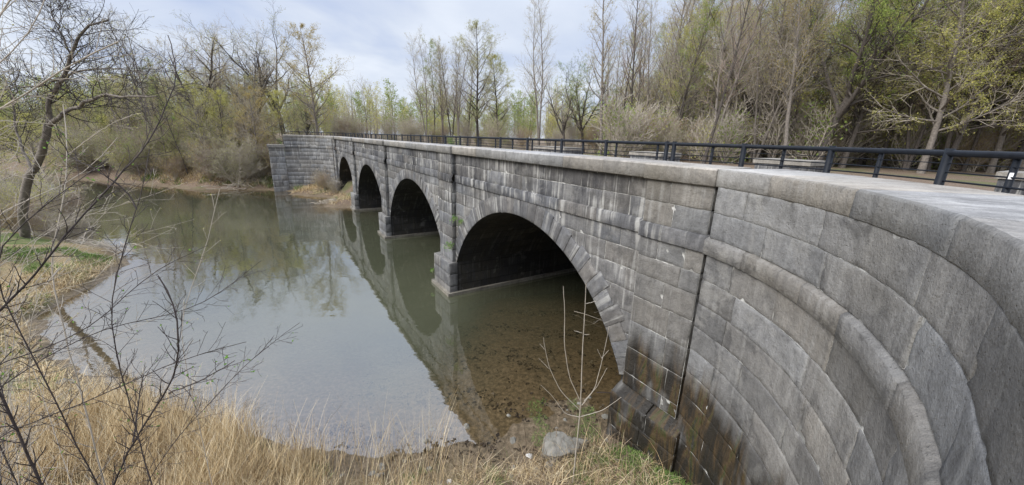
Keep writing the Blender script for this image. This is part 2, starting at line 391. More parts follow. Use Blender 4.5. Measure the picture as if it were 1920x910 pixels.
# ------------------------------------------------------------------ terrain
def smooth(a, b, x):
    t = np.clip((x - a) / (b - a), 0, 1); return t * t * (3 - 2 * t)
def seg_dist(px, py, poly, closed=True):
    d = np.full(px.shape, 1e9); n = len(poly)
    for i in range(n if closed else n - 1):
        ax, ay = poly[i]; bx, by = poly[(i + 1) % n]; ex, ey = bx - ax, by - ay
        t = np.clip(((px - ax) * ex + (py - ay) * ey) / (ex * ex + ey * ey + 1e-12), 0, 1)
        d = np.minimum(d, np.hypot(px - ax - t * ex, py - ay - t * ey))
    return d
def inside(px, py, poly):
    r = np.zeros(px.shape, bool); n = len(poly)
    for i in range(n):
        ax, ay = poly[i]; bx, by = poly[(i + 1) % n]
        if ay == by: continue
        c = ((ay > py) != (by > py)) & (px < (bx - ax) * (py - ay) / (by - ay) + ax); r ^= c
    return r
def w2(s, o): p = W(s, o, 0); return (p[0], p[1])
WATER = [w2(-9.3, -15), w2(-8.9, -8), w2(-8.6, -3), w2(-8.6, -.7), (1.2, 7.7), (-.7, 6.9), (-2.9, 6.4), (-5.7, 6.8), (-7.9, 7.5), (-10.3, 8.4), (-12.3, 9.2), (-15.0, 10.7),
         (-16.4, 12.0), (-17.4, 14.0), (-18.6, 17.2), (-21.5, 19.2), (-25, 20.2), (-31, 22.), (-45, 29), (-75, 38), (-110, 44), (-115, 62), (-85, 56), (-60, 49), (-48, 45), (-40, 43.0), (-36, 42.0), (-32, 42.0), (-28.5, 42.6),
         w2(36.6, 5.9), w2(35.6, 4.4), w2(34.2, 4.0), w2(32.2, 4.6), w2(30.6, 3.2), w2(29.2, 1.0), w2(27.2, 1.1), w2(24.6, 1.9), w2(22.6, 1.6), w2(22.2, -.4), w2(22.6, -6), w2(22.3, -15)]
arcn = [(CC[0] - CR * math.sin(a), CC[1] - CR * math.cos(a)) for a in np.linspace(A0, A1, 14)]
arcf = [(2 * S_MID - s, o) for s, o in arcn]
arcn = [(CC[0] - CR * math.sin(a), CC[1] - CR * math.cos(a)) for a in np.linspace(A0, math.radians(78), 12)] + [(-14.36, 5.2)]
LAND_SO = [(-300, 5.9), (-14.4, 5.9)] + arcn[::-1] + [(-9.2, -.3), (-9.2, -13), (30.55, -13), (30.55, -.3)] + arcf + [(35.45, 5.0), (35.45, 5.8), (300, 5.8), (300, -300), (-300, -300)]
LAND = [w2(*p) for p in LAND_SO]
rs = np.random.RandomState(3); KX = rs.uniform(-1, 1, (24, 2)); KP = rs.uniform(0, 6.28, 24)
def fbm(x, y, sc, n=12, off=0):
    r = np.zeros_like(x)
    for i in range(n):
        k = KX[(i + off) % 24] * (1 + i * .45) / sc; r += np.sin(x * k[0] * 6.28 + y * k[1] * 6.28 + KP[(i + off) % 24]) / (1 + i * .45)
    return r / 2.2
def terrain(x, y):
    x = np.asarray(x, float); y = np.asarray(y, float)
    d = seg_dist(x, y, WATER); ins = inside(x, y, WATER)
    d = np.where(ins, -d, d) + fbm(x, y, 6.) * .2 + fbm(x, y, 1.5, off=5) * .13
    s, o = SO(x, y)
    far = smooth(18, 28, s)
    left = smooth(-1.5, -7, x) * (1 - smooth(15, 24, y))
    slope = .27 + .13 * smooth(2.5, -1.5, x)
    mg = .05 + .55 * smooth(-4.5, -2, x)
    near_h = np.where(d > 0, slope * np.maximum(d - mg, 0) + .12 * np.minimum(d, mg) + .02 * np.minimum(d, 1) * fbm(x, y, .9, off=15) - .02 * np.minimum(d, 12) ** 2 * .5, 0)
    near_h = np.minimum(near_h, 3.4) + fbm(x, y, 2.6, off=9) * .10 * np.clip(d, 0, 1)
    far_h = 4.9 * (1 - np.exp(-np.maximum(d, 0) / 7.5)) + fbm(x, y, 9., off=3) * .3 * np.clip(d * .3, 0, 1)
    lf = smooth(-14, -26, x) * smooth(14, 22, y)
    kk = np.maximum(far, lf)
    h = near_h * (1 - kk) + far_h * kk
    # low gravel bar beside the far abutment stays low
    bar = (s > 21.5) & (s < 36.6) & (o > -1) & (o < 5.2)
    h = np.where(bar, np.minimum(h, .10 + .17 * np.clip(d, 0, 2.2)), h)
    bc = 1.5 - 1.05 * smooth(-3.2, -.2, x) * (1 - smooth(14, 20, y)); bed = -np.minimum(bc * (.07 * -d + .012 * d * d * .35), 1.3) + fbm(x, y, 2.2, off=7) * .025
    h = np.where(d > 0, h, np.where(d < 0, bed, 0))
    w = seg_dist(x, y, LAND); w = np.where(inside(x, y, LAND), w, -w) - 1.3 * smooth(16, 24, s)
    natural = smooth(36.5, 44, s) + smooth(-16, -24, s)
    wid = .55 + 9 * natural
    st = smooth(.3, 1, (w - .25) / wid * .9 + .3)
    return h + (np.maximum(h, 5.02) - h) * st
def axis(lo, hi, f0, f1, fine, grow=1.07):
    a = list(np.arange(f0, f1 + 1e-6, fine)); st = fine
    while a[-1] < hi: st *= grow; a.append(a[-1] + st)
    st = fine
    while a[0] > lo: st *= grow; a.insert(0, a[0] - st)
    return np.array(a)
xs = axis(-700, 700, -16, 8, .17); ys = axis(-120, 900, 1, 16, .17)
X, Y = np.meshgrid(xs, ys, indexing='ij'); Z = terrain(X, Y)
def grid_faces(nx, ny):
    i, j = np.meshgrid(np.arange(nx - 1), np.arange(ny - 1), indexing='ij'); a = (i * ny + j).ravel()
    return np.stack([a, a + ny, a + ny + 1, a + 1], 1)
fc = grid_faces(len(xs), len(ys)); V = np.stack([X, Y, Z], -1).reshape(-1, 3); cx = V[fc].mean(1)
dw = seg_dist(cx[:, 0], cx[:, 1], WATER)
straw = smooth(1.5, -3., cx[:, 0]) * (1 - smooth(20, 26, cx[:, 1])) * .9 + .3 * smooth(3.2, 1., cx[:, 0]) * (cx[:, 1] < 12)
green = np.where((cx[:, 0] < -9) & (cx[:, 1] < 20), .95, .55)
me = mesh_np('ground', V, fc, M_GROUND, True, attrs={'straw': np.clip(straw, 0, 1), 'green': green})
ground = tag(link('ground', me), kind='structure')
def gz(x, y): return float(terrain(np.array([x]), np.array([y]))[0])

# water sheet; murk rises with the depth of the bed under it
xs = axis(-125, 40, -14, 8, .3, 1.1); ys = axis(-5, 75, 4, 20, .3, 1.1)
X, Y = np.meshgrid(xs, ys, indexing='ij'); fc = grid_faces(len(xs), len(ys)); V = np.stack([X, Y, 0 * X], -1).reshape(-1, 3)
cz = terrain(V[:, 0], V[:, 1]); keep = (cz[fc].min(1) < .05)
me = mesh_np('water', V, fc[keep], M_WATER, True)
a = me.attributes.new('murk', 'FLOAT', 'POINT'); a.data.foreach_set('value', (1 - np.exp(-np.maximum(-cz, 0) / .38)).astype(np.float32) ** 1.3)
tag(link('creek_water', me), kind='structure')

# ------------------------------------------------------------------ aqueduct
AQ = empty('stone_aqueduct', W(10, -.3, 0), 'long grey limestone aqueduct with four arches and curved wing walls crossing the creek', 'aqueduct')
def face(o0):
    return lambda u, z, e: W(u, o0 + e, z)
def arch_low(extra):
    def f(u):
        k = round((u - AC) / SP); k = min(3, max(0, k)); du = u - (AC + k * SP); r = AR + extra
        if abs(du) >= r: return -1e9
        return AZ + math.sqrt(r * r - du * du) if abs(du) < math.sqrt(r * r - (ZS - AZ) ** 2) + .02 else -1e9
    return f
OF = -.30
S0, S1 = -10.75, 2 * S_MID + 10.75
PIL = [(-10.72, -9.42)] + [(-.22 + SP * k, 1.12 + SP * k) for k in range(3)] + [(30.77, 32.07)]
# parapet wall: two courses between the string course and the coping
def cellfor(s): return .09 if s < -2 else (.16 if s < 10 else .3)
spans = [(PIL[i][1], PIL[i + 1][0]) for i in range(4)]
for i, (a, b) in enumerate(spans):
    mb = MB()
    zs = [ZBT - .01, 5.445, ZCB + .01]
    for z0, z1 in zip(zs[:-1], zs[1:]):
        course(mb, face(OF), a, b, z0, z1, .75, 1.7, cell=cellfor(a))
    backing(mb, face(OF), a, b, zs[0], zs[-1])
    mb.build('parapet_wall', [M_WALL, M_MORT], AQ)
    mb = MB(); lo = arch_low(.3)
    zc = [1.43, 1.95, 2.46, 2.96, 3.45, 3.92, 4.35, ZBB + .01]
    for z0, z1 in zip(zc[:-1], zc[1:]):
        course(mb, face(OF), a, b, z0, z1, .7, 1.65, cell=cellfor(a) * .8, zlow=lo)
    backing(mb, face(OF), a, b, zc[0], zc[-1], zlow=lo)
    mb.build('spandrel_wall', [M_LOW, M_MORT], AQ)
# pilasters
for i, (a, b) in enumerate(PIL):
    near = i == 0; oP = -.12; mb = MB()
    ce = cellfor(a) * .8
    zl = [1.43, 1.72, 2.33, 2.93, 3.48, 3.98, 4.36, ZBB + .01] if near else [1.43, 1.95, 2.45, 2.95, 3.42, 3.9, 4.33, ZBB + .01]
    zu = [ZBT - .01, 5.445, ZCB + .01]
    for seq in (zl, zu):
        for z0, z1 in zip(seq[:-1], seq[1:]):
            L = (.55, 1.) if (near or random.random() < .35) else (1.4, 1.6)
            course(mb, face(oP), a, b, z0, z1, L[0], L[1], cell=ce)
            for side, sg in ((a, -1), (b, 1)):      # returns of the projection
                mp = (lambda ss, g_: (lambda u, z, e: W(ss + g_ * e, -u, z)))(side, sg)
                stone_face(mb, mp, -oP, -OF + .04, z0, z1, cell=.1, tone=tone(), bev=.012)
        backing(mb, face(oP), a, b, seq[0], seq[-1])
    mb.build('pilaster', [M_NEARPIL if near else M_LOW, M_MORT], AQ)
# string course, stepping out round the pilasters
def strip(name, o_in, prof, segs, parent, mats, lmin, lmax, cell, topslot=None):
    "prof: list of (o, z) from lower edge to upper edge, extruded stone by stone along segs (s0, s1, extra_o)"
    mb = MB()
    for (a, b, ex, mp) in segs:
        u = a
        while u < b - .02:
            L = random.uniform(lmin, lmax); e = u + L
            if b - e < lmin * .6: e = b
            e = min(e, b); t = tone(); jo = random.uniform(-.004, .004); jz = random.uniform(-.002, .002); sd = random.uniform(0, 50)
            us = [u + .0005] + list(np.linspace(u + .010, e - .010, max(2, int((e - u) / cell) + 1))) + [e - .0005]
            pr = None
            for iu, uu in enumerate(us):
                end = iu in (0, len(us) - 1); ring = []
                for ip, (o, z) in enumerate(prof):
                    mid = 0 < ip < len(prof) - 1
                    ov = o + ex + jo + (nz(uu, z * 3, sd, 5) * .005 + nz(uu, z, sd, 17) * .004 if mid else 0) - (.012 if end and mid else 0)
                    zv = z + jz + (nz(uu, z * 3 + 7, sd, 5) * .004 if mid else 0) - (.006 if end and z > prof[1][1] + .05 else 0)
                    if mid and nz(uu, z, sd + 9, 3.5) > .45: ov -= .006
                    ring.append(mb.vert(mp(uu, zv, ov), (uu, z + o)))
                if pr:
                    for k in range(len(ring) - 1): mb.quad(pr[k], ring[k], ring[k + 1], pr[k + 1], t, 1 if (topslot is not None and k in topslot) else 0)
                else:
                    pass
                if end:   # cap
                    c = mb.vert(mp(uu, sum(z for _, z in prof) / len(prof), sum(o for o, _ in prof) / len(prof) + ex), (uu, 0))
                    for k in range(len(ring) - 1): mb.quad(ring[k], ring[k + 1], c, c, t) if False else mb.f.append((ring[k], ring[k + 1], c, c)) or mb.b.append(t) or mb.m.append(0)
                pr = ring
            u = e
    # triangles were stored as degenerate quads: split them out
    tri = [f[:3] for f in mb.f if f[2] == f[3]]; qd = [f for f in mb.f if f[2] != f[3]]
    bt = [b for f, b in zip(mb.f, mb.b) if f[2] == f[3]]; bq = [b for f, b in zip(mb.f, mb.b) if f[2] != f[3]]
    off = np.array(parent.location)
    me = mesh_np(name, np.array(mb.v) - off, [np.array(qd), np.array(tri)], mats, False, [m for f, m in zip(mb.f, mb.m) if f[2] != f[3]] + [0] * len(tri), {'blk': bq + bt}, mb.uv)
    return link(name, me, parent)
mpW = lambda u, z, o: W(u, o, z)
AT = math.radians(78)
def mp_arc(mirror=False):
    def f(u, z, o):     # u arc length from the groove, o outwards from the wall line (towards the water)
        a = min(A0 + u / CR, A1 if mirror else AT); r = CR - o; ex = u - (a - A0) * CR
        s, oo = CC[0] - r * math.sin(a) - ex * math.cos(a), CC[1] - r * math.cos(a) + ex * math.sin(a)
        if mirror: s = 2 * S_MID - s
        return W(s, oo, z)
    return f
ARC, ARCM = mp_arc(), mp_arc(True); AL = CR * (A1 - A0); ALN = CR * (AT - A0) + 1.86
def segs_along():
    out = []; c = S0
    for a, b in PIL:
        if a > c + .1: out.append((c, a - .04, 0, mpW))
        out.append((max(a - .04, S0), b + .04, .17, mpW)); c = b + .04
    return out
band = [(-.34, ZBB), (-.24, ZBB), (-.235, ZBB + .01), (-.235, ZBT - .03), (-.25, ZBT - .01), (-.34, ZBT + .01)]
strip('string_course', 0, band, segs_along(), AQ, M_WALL, .8, 1.4, .14)
bandw = [(-.05, ZBB), (.040, ZBB), (.047, ZBB + .006), (.049, ZBT - .06), (.044, ZBT - .052), (-.01, ZBT - .012), (-.06, ZBT)]
strip('string_course', 0, bandw, [(.0, ALN, 0, ARC)], AQ, M_WING, .75, 1.2, .07)
# coping
cop = [(-.4, ZCB), (-.155, ZCB), (-.14, ZCB + .015), (-.135, ZC - .03), (-.16, ZC - .004), (-.5, ZC), (-1.15, ZC + .004), (-1.2, ZC - .02), (-1.2, 5.0)]
def cope_seg():
    out = []
    for a, b, ex, mp in segs_along():
        out.append((a, b, 0 if ex == 0 else .10, mp))
    return out
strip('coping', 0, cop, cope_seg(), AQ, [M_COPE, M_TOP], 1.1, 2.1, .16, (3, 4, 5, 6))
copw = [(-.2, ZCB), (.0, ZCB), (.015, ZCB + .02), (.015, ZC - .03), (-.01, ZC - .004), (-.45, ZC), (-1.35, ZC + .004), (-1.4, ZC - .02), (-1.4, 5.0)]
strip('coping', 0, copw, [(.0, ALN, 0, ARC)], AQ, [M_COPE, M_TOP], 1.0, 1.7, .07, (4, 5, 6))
# arch rings: voussoirs with uneven tails, then the vault behind
for k in range(4):
    c = AC + SP * k; half = math.acos((ZS - AZ) / AR); n = 31; mb = MB()
    for i in range(n):
        t0 = -half + 2 * half * i / n; t1 = -half + 2 * half * (i + 1) / n
        th = .50 + (.16 if i % 2 else 0) * abs(t0) / half + random.uniform(0, .04)
        mp = (lambda c_: (lambda u, z, e: W(c_ + (z) * math.sin(u / AR), OF + .035 + e, AZ + z * math.cos(u / AR))))(c)
        stone_face(mb, mp, t0 * AR, t1 * AR, AR, AR + th, cell=.12 if k < 2 else .3, tone=tone(), gap=.005, bev=.008, rough=.003, ret=.03)
    mp2 = (lambda c_: (lambda u, z, e: W(c_ + z * math.sin(u / AR), OF + e, AZ + z * math.cos(u / AR))))(c)
    us = np.linspace(-half * AR, half * AR, 40)
    for a, b in zip(us[:-1], us[1:]):
        i = [mb.vert(mp2(a, AR + .004, .012)), mb.vert(mp2(b, AR + .004, .012)), mb.vert(mp2(b, AR + .48, .012)), mb.vert(mp2(a, AR + .48, .012))]
        mb.quad(*i, .5, 1)
    mb.build('arch_ring', [M_RING, M_MORT], AQ)
    mb = MB(); us = np.linspace(-half, half, 33); os_ = np.linspace(OF + .03, -12.6, 14)
    g_ = [[mb.vert(W(c + AR * math.sin(t), o, AZ + AR * math.cos(t)), (o, t * AR)) for o in os_] for t in us]
    for i in range(32):
        for j in range(13): mb.quad(g_[i][j], g_[i + 1][j], g_[i + 1][j + 1], g_[i][j + 1], .5)
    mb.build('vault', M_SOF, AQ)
# piers with plinths and footings
for k in range(5):
    a, b = (-10.9, -9.2) if k == 0 else ((-.3 + SP * (k - 1), 1.15 + SP * (k - 1)) if k < 4 else (30.55, 32.2))
    mb = MB()
    mb.box(lambda u, v, w: W(u, v, w), a, b, -12.6, -.34, -1.6, ZS, .5)
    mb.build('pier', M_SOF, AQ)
    mb = MB(); pa, pb = (-10.93, -9.32) if k == 0 else (a - .02, b + .28) if k < 4 else (30.6, 32.25)
    po = .10 if k == 0 else .06; zt = 1.25 if k == 0 else 1.42
    ce = .07 if k == 0 else (.12 if k == 1 else .3)
    rows = [-.2, .42, .86, zt] if k == 0 else [-.1, .38, .92, zt]
    for z0, z1 in zip(rows[:-1], rows[1:]):
        course(mb, face(po), pa, pb, z0, z1, .8, 1.6, cell=ce)
        for side, sg in ((pa, -1), (pb, 1)):
            mp = (lambda ss, g2: (lambda u, z, e: W(ss + g2 * e, -u, z)))(side, sg)
            stone_face(mb, mp, -po, .32, z0, z1, cell=ce, tone=tone(), bev=.015)
    backing(mb, face(po), pa, pb, rows[0], rows[-1], e=-.02)
    # weathered top: sloping in the near buttress, almost flat on the others
    zi = 1.52 if k == 0 else 1.45
    for u0_, u1_ in ((pa, (pa + pb) / 2 - .1), ((pa + pb) / 2 - .1, pb)):
        mp = lambda u, v, e: W(u, po - .0 - v, zt - .005 + (zi - zt) * v / (po + .3) + e)
        stone_face(mb, mp, u0_, u1_, 0, po + .3, cell=ce, tone=.8, bev=.02, ret=.03)
    mb.build('plinth', [M_NEARPIL if k == 0 else M_FAR if k > 1 else M_LOW, M_MORT], AQ)
    if 0 < k < 4:
        mb = MB()
        mb.box(lambda u, v, w: W(u, v, w), pa - .11, pb + .12, -12.6, po + .12, -1.5, .13, .6)
        mb.build('footing', M_FOOT, AQ)
    if k in (0, 4):
        mb = MB(); mb.box(lambda u, v, w: W(u, v, w), -9.25 if k == 0 else 30.42, -9.08 if k == 0 else 30.6, -12.6, -.36, -1.5, .3, .6)
        mb.build('footing', M_FOOT, AQ)
# curved wings
def wing(mp, m, cell, mirror, AL):
    mb = MB(); zc = [-.3, .18, .72, 1.2, 1.65, 2.1, 2.56, 3.02, 3.45, 3.88, 4.31, ZBB + .01]
    for z0, z1 in zip(zc[:-1], zc[1:]):
        course(mb, mp, .055, AL, z0, z1, .85, 1.9, cell=cell, rough=.006, gap=.0045, ret=.016, bev=.006)
    backing(mb, mp, .055, AL, zc[0], zc[-1], n=2)
    mb.build('wing_wall', [m, M_MORT], AQ)
    mb = MB(); zc = [ZBT - .01, 5.44, ZCB + .01]
    for z0, z1 in zip(zc[:-1], zc[1:]):
        course(mb, mp, .055, AL, z0, z1, .85, 1.9, cell=cell, rough=.006, gap=.0045, ret=.016, bev=.006)
    backing(mb, mp, .055, AL, zc[0], zc[-1], n=2)
    mb.build('wing_parapet', [m, M_MORT], AQ)
wing(ARC, M_WING, .05, False, ALN); wing(ARCM, M_FAR, .25, True, AL)
strip('string_course', 0, bandw, [(.0, AL, 0, ARCM)], AQ, M_FAR, .8, 1.4, .3)
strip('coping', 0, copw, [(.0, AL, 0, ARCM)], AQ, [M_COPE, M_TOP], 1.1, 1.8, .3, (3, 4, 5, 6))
# stepped-down end piers
for mir in (False, True):
    sx = (lambda s: 2 * S_MID - s) if mir else (lambda s: s)
    mb = MB(); o_a = 4.36 if mir else 5.2
    mb_mp = lambda u, z, e: W(sx((-14.12 if mir else -14.42) + e + (.035 * (5 - z) if mir else 0)), u, z)
    rows = [-.2, .5, 1.15, 1.8, 2.45, 3.1, 3.75, 4.35, 4.78]
    for z0, z1 in zip(rows[:-1], rows[1:]): course(mb, mb_mp, o_a, 5.85, z0, z1, .7, 1.5, cell=.25)
    backing(mb, mb_mp, o_a, 5.85, -.2, 4.78)
    mb.box(lambda u, v, w: W(sx(u), v, w), -15.6, -14.16 if mir else -14.46, o_a, 5.82, -.2, 4.75, .4)
    mb.build('end_pier', [M_FAR, M_MORT], AQ)
    mb = MB(); mb.box(lambda u, v, w: W(sx(u), v, w), -15.7, -14.02 if mir else -14.34, o_a - .08, 5.95, 4.752, 5.04, .8)
    mb.build('pier_cap', M_COPE, AQ)
# dark open groove between bridge and wing
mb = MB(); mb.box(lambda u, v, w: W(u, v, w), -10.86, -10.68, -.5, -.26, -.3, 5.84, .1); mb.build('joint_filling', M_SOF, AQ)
# towpath deck
mb = MB(); mb.box(lambda u, v, w: W(u, v, w), -9.5, 30.8, -12.7, -.36, 4.72, 5.06, .4); mb.build('deck', M_GRAVEL, AQ)

# ------------------------------------------------------------------ railing behind the coping
def tube(pts, rad, k=8, cap=True):
    pts = np.asarray(pts, float); n = len(pts); rad = np.full(n, rad) if np.isscalar(rad) else np.asarray(rad)
    t = np.gradient(pts, axis=0); t /= np.linalg.norm(t, axis=1)[:, None] + 1e-12
    ref = np.array([0, 0, 1.]) if abs(t[0][2]) < .9 else np.array([1., 0, 0])
    a = np.cross(t, ref); a /= np.linalg.norm(a, axis=1)[:, None] + 1e-12; b = np.cross(t, a)
    th = np.arange(k) * 2 * PI / k
    V = pts[:, None] + rad[:, None, None] * (a[:, None] * np.cos(th)[None, :, None] + b[:, None] * np.sin(th)[None, :, None])
    V = V.reshape(-1, 3); F_ = []
    for i in range(n - 1):
        for j in range(k):
            F_.append((i * k + j, i * k + (j + 1) % k, (i + 1) * k + (j + 1) % k, (i + 1) * k + j))
    c0, c1 = len(V), len(V) + 1; V = np.vstack([V, pts[0], pts[-1]]); T = []
    for j in range(k): T += [(c0, (j + 1) % k, j), (c1, (n - 1) * k + j, (n - 1) * k + (j + 1) % k)]
    return V, np.array(F_), np.array(T)
def tube_obj(name, pts, rad, m, parent, k=8):
    V, F_, T = tube(pts, rad, k)
    off = np.array(parent.location) if parent is not None else 0
    return link(name, mesh_np(name, V - off, [F_, T], m, True), parent)
def rail_line(off=-1.30):
    pts = []
    for a in np.linspace(1.15, 0, 14):                    # round the near wing
        u = a * CR; r = CR - (-1.52 + .1 * a)
        an = A0 + u / CR; pts.append((CC[0] - r * math.sin(an), CC[1] - r * math.cos(an)))
    pts = [p for p in pts]
    # straight run
    st = [(s, off) for s in np.linspace(-10.4, 31.7, 50)]
    return pts, st
curve, straight = rail_line()
far_curve = [(2 * S_MID - s, o) for s, o in curve[::-1]]
line = np.array([p for p in curve if p[0] < -10.75] + straight + [p for p in far_curve if p[0] > 2 * S_MID + 10.75])
# smooth the joins
for _ in range(3): line[1:-1] = (line[:-2] + 2 * line[1:-1] + line[2:]) / 4
dl = np.concatenate([[0], np.cumsum(np.linalg.norm(np.diff(line, axis=0), axis=1))])
def on_line(d_): return np.interp(d_, dl, line[:, 0]), np.interp(d_, dl, line[:, 1])
RZ = 6.50
def screen_x(s, o, z=6.4):
    v = np.array(W(s, o, z)) - EYE; return 960 + F * (v @ RI) / (v @ FW)
dd = np.linspace(0, dl[-1], 4000); sxs = np.array([screen_x(*on_line(q)) if (np.array(W(*on_line(q), 6.4)) - EYE) @ FW > .2 else 9e9 for q in dd])
def d_for(x, lo=.0):
    return dd[np.argmin(np.abs(sxs - x))]
thick = [d_for(x) for x in (1774, 1558, 1395, 1263.5, 1249.6)]; thin = [d_for(x) for x in (1906, 1650, 1469, 1334.6, 1233)]
q = thick[-1] + 1.73
while q < dl[-1] - .2: thick.append(q); q += 1.73
q = thin[-1] + 1.18
while q < dl[-1] - .2 and len(thin) < 60: thin.append(q); q += 1.18
RAIL = empty('steel_railing', W(0, -1.3, 5.06), 'long black steel tube railing with thin rods running behind the stone coping', 'railing')
for q in thick:
    s, o = on_line(q)
    V, F_, T = tube([W(s, o, 5.04), W(s, o, RZ + .02)], .043, 12)
    link('post', mesh_np('post', V - np.array(RAIL.location), [F_, T], M_METAL, True), RAIL)
for q in thin:
    s, o = on_line(q)
    V, F_, T = tube([W(s, o - .02, 5.04), W(s, o - .02, RZ - .04)], .027, 8)
    link('baluster', mesh_np('baluster', V - np.array(RAIL.location), [F_, T], M_METAL, True), RAIL)
fine = [on_line(q) for q in np.linspace(0, dl[-1], 160)]
tube_obj('top_rail', [W(s, o, RZ - .03) for s, o in fine], .036, M_METAL, RAIL, 10)
for zz, r in ((RZ - .14, .006), (RZ - .235, .009), (RZ - .33, .011), (RZ - .5, .009), (RZ - .75, .009), (RZ - 1.0, .011)):
    tube_obj('rod', [W(s, o, zz) for s, o in fine], r, M_METAL, RAIL, 6)
# white tag hanging on the nearest baluster
s, o = on_line(thin[0])
mb = MB(); mb.box(lambda u, v, w: W(u, v, w), s - .013, s + .013, o + .012, o + .016, RZ - .25, RZ - .19, .5)
M_PAPER = simple('white_paper_sticker', (.75, .75, .74), (.8, .8, .8), 30, .7, .2, 0)
mb.build('sticker', M_PAPER, RAIL)
# stone blocks of the old canal trunk beyond the towpath
slab_lab = ['flat topped stone block beyond the railing, farthest of the four', 'flat topped stone block beyond the railing in front of the bare woods', 'flat topped stone block seen between two railing posts right of the groove', 'flat topped stone block at the right edge behind the railing']
for i, (a, b, L) in enumerate(((6.0, 9.7, 1.6), (-1.6, .5, 1.6), (-8.0, -6.0, 1.7), (-15.0, -12.3, 1.9))):
    t = empty('stone_block', W((a + b) / 2, -11.8, 5.0), slab_lab[i], 'stone block', 'stone blocks beyond the towpath')
    mb = MB()
    for z0, z1 in ((4.7, 5.3), (5.3, 5.82)):
        course(mb, lambda u, z, e: W(u, -11 + e, z), a + .06, b - .06, z0, z1, .7, 1.3, cell=.2)
        stone_face(mb, lambda u, z, e: W(a + .06 - e, -u, z), 11., 11 + L, z0, z1, cell=.2)
        stone_face(mb, lambda u, z, e: W(b - .06 + e, -u, z), 11., 11 + L, z0, z1, cell=.2)
    mb.build('wall', [M_WALL, M_MORT], t)
    mb = MB(); mb.box(lambda u, v, w: W(u, v, w), a, b, -11 - L, -10.94, 5.82, 6.0, .9); mb.build('cap_stone', M_COPE, t)

# ------------------------------------------------------------------ vegetation toolkit
def tubes_np(P, R, k=4):
    "P (B,N,3) polylines, R (B,N) radii -> verts, quads"
    B, N, _ = P.shape
    t = np.gradient(P, axis=1); t /= np.linalg.norm(t, axis=2, keepdims=True) + 1e-9
    ref = np.where(np.abs(t[:, :1, 2:3]) < .85, np.array([0, 0, 1.]), np.array([1., 0, 0]))
    a = np.cross(t, np.broadcast_to(ref, t.shape)); a /= np.linalg.norm(a, axis=2, keepdims=True) + 1e-9; b = np.cross(t, a)
    th = np.arange(k) * 2 * PI / k
    V = P[:, :, None] + R[:, :, None, None] * (a[:, :, None] * np.cos(th)[:, None] + b[:, :, None] * np.sin(th)[:, None])
    base = (np.arange(B) * N * k)[:, None, None]; i = np.arange(N - 1)[None, :, None] * k; j = np.arange(k)[None, None]
    f = np.stack([base + i + j, base + i + (j + 1) % k, base + i + k + (j + 1) % k, base + i + k + j], -1).reshape(-1, 4)
    return V.reshape(-1, 3), f
def grow_b(P, R, m, t0, t1, ang, ln, n, up=.15, wob=.08, rf=.55, prof=None, tipr=.25, g=rng):
    "m children on each parent polyline. ang in degrees from the parent, ln length (scalar or per parent)"
    B, N, _ = P.shape
    t = (t0 + (t1 - t0) * ((np.arange(m)[None] + g.uniform(0, 1, (B, m))) / m))
    x = t * (N - 1); i = np.clip(x.astype(int), 0, N - 2); fr = (x - i)[..., None]; bi = np.arange(B)[:, None]
    p = P[bi, i] * (1 - fr) + P[bi, i + 1] * fr
    tg = P[bi, i + 1] - P[bi, i]; tg /= np.linalg.norm(tg, axis=2, keepdims=True) + 1e-9
    pr = (R[bi, i] * (1 - fr[..., 0]) + R[bi, i + 1] * fr[..., 0])
    az = g.uniform(0, 2 * PI, (B, 1)) + np.arange(m)[None] * 2.4 + g.normal(0, .4, (B, m))
    ref = np.where(np.abs(tg[..., 2:3]) < .9, np.array([0, 0, 1.]), np.array([1., 0, 0]))
    a = np.cross(tg, np.broadcast_to(ref, tg.shape)); a /= np.linalg.norm(a, axis=2, keepdims=True) + 1e-9; b = np.cross(tg, a)
    an = np.radians(g.normal(ang, ang * .18, (B, m)))[..., None]
    d = tg * np.cos(an) + (a * np.cos(az)[..., None] + b * np.sin(az)[..., None]) * np.sin(an)
    L = np.broadcast_to(np.asarray(ln, float).reshape(-1, 1) if np.ndim(ln) else ln, (B, m)) * g.uniform(.6, 1.15, (B, m))
    if prof is not None: L = L * prof(t)
    d = d.reshape(-1, 3); p = p.reshape(-1, 3); L = L.reshape(-1); pr = pr.reshape(-1)
    Q = np.zeros((B * m, n, 3)); Q[:, 0] = p; st = (L / (n - 1))[:, None]
    for q_ in range(1, n):
        d = d + g.normal(0, wob, d.shape); d[:, 2] += up / (n - 1); d /= np.linalg.norm(d, axis=1, keepdims=True)
        Q[:, q_] = Q[:, q_ - 1] + d * st
    r0 = np.minimum(pr * rf, L * .03 + .002)
    RR = r0[:, None] * (1 - (1 - tipr) * np.linspace(0, 1, n)[None])
    return Q, RR, L
def merge(parts):
    vs, fs, o = [], [], 0
    for v, f in parts:
        vs.append(v); fs.append(f + o); o += len(v)
    return np.vstack(vs), np.vstack(fs)
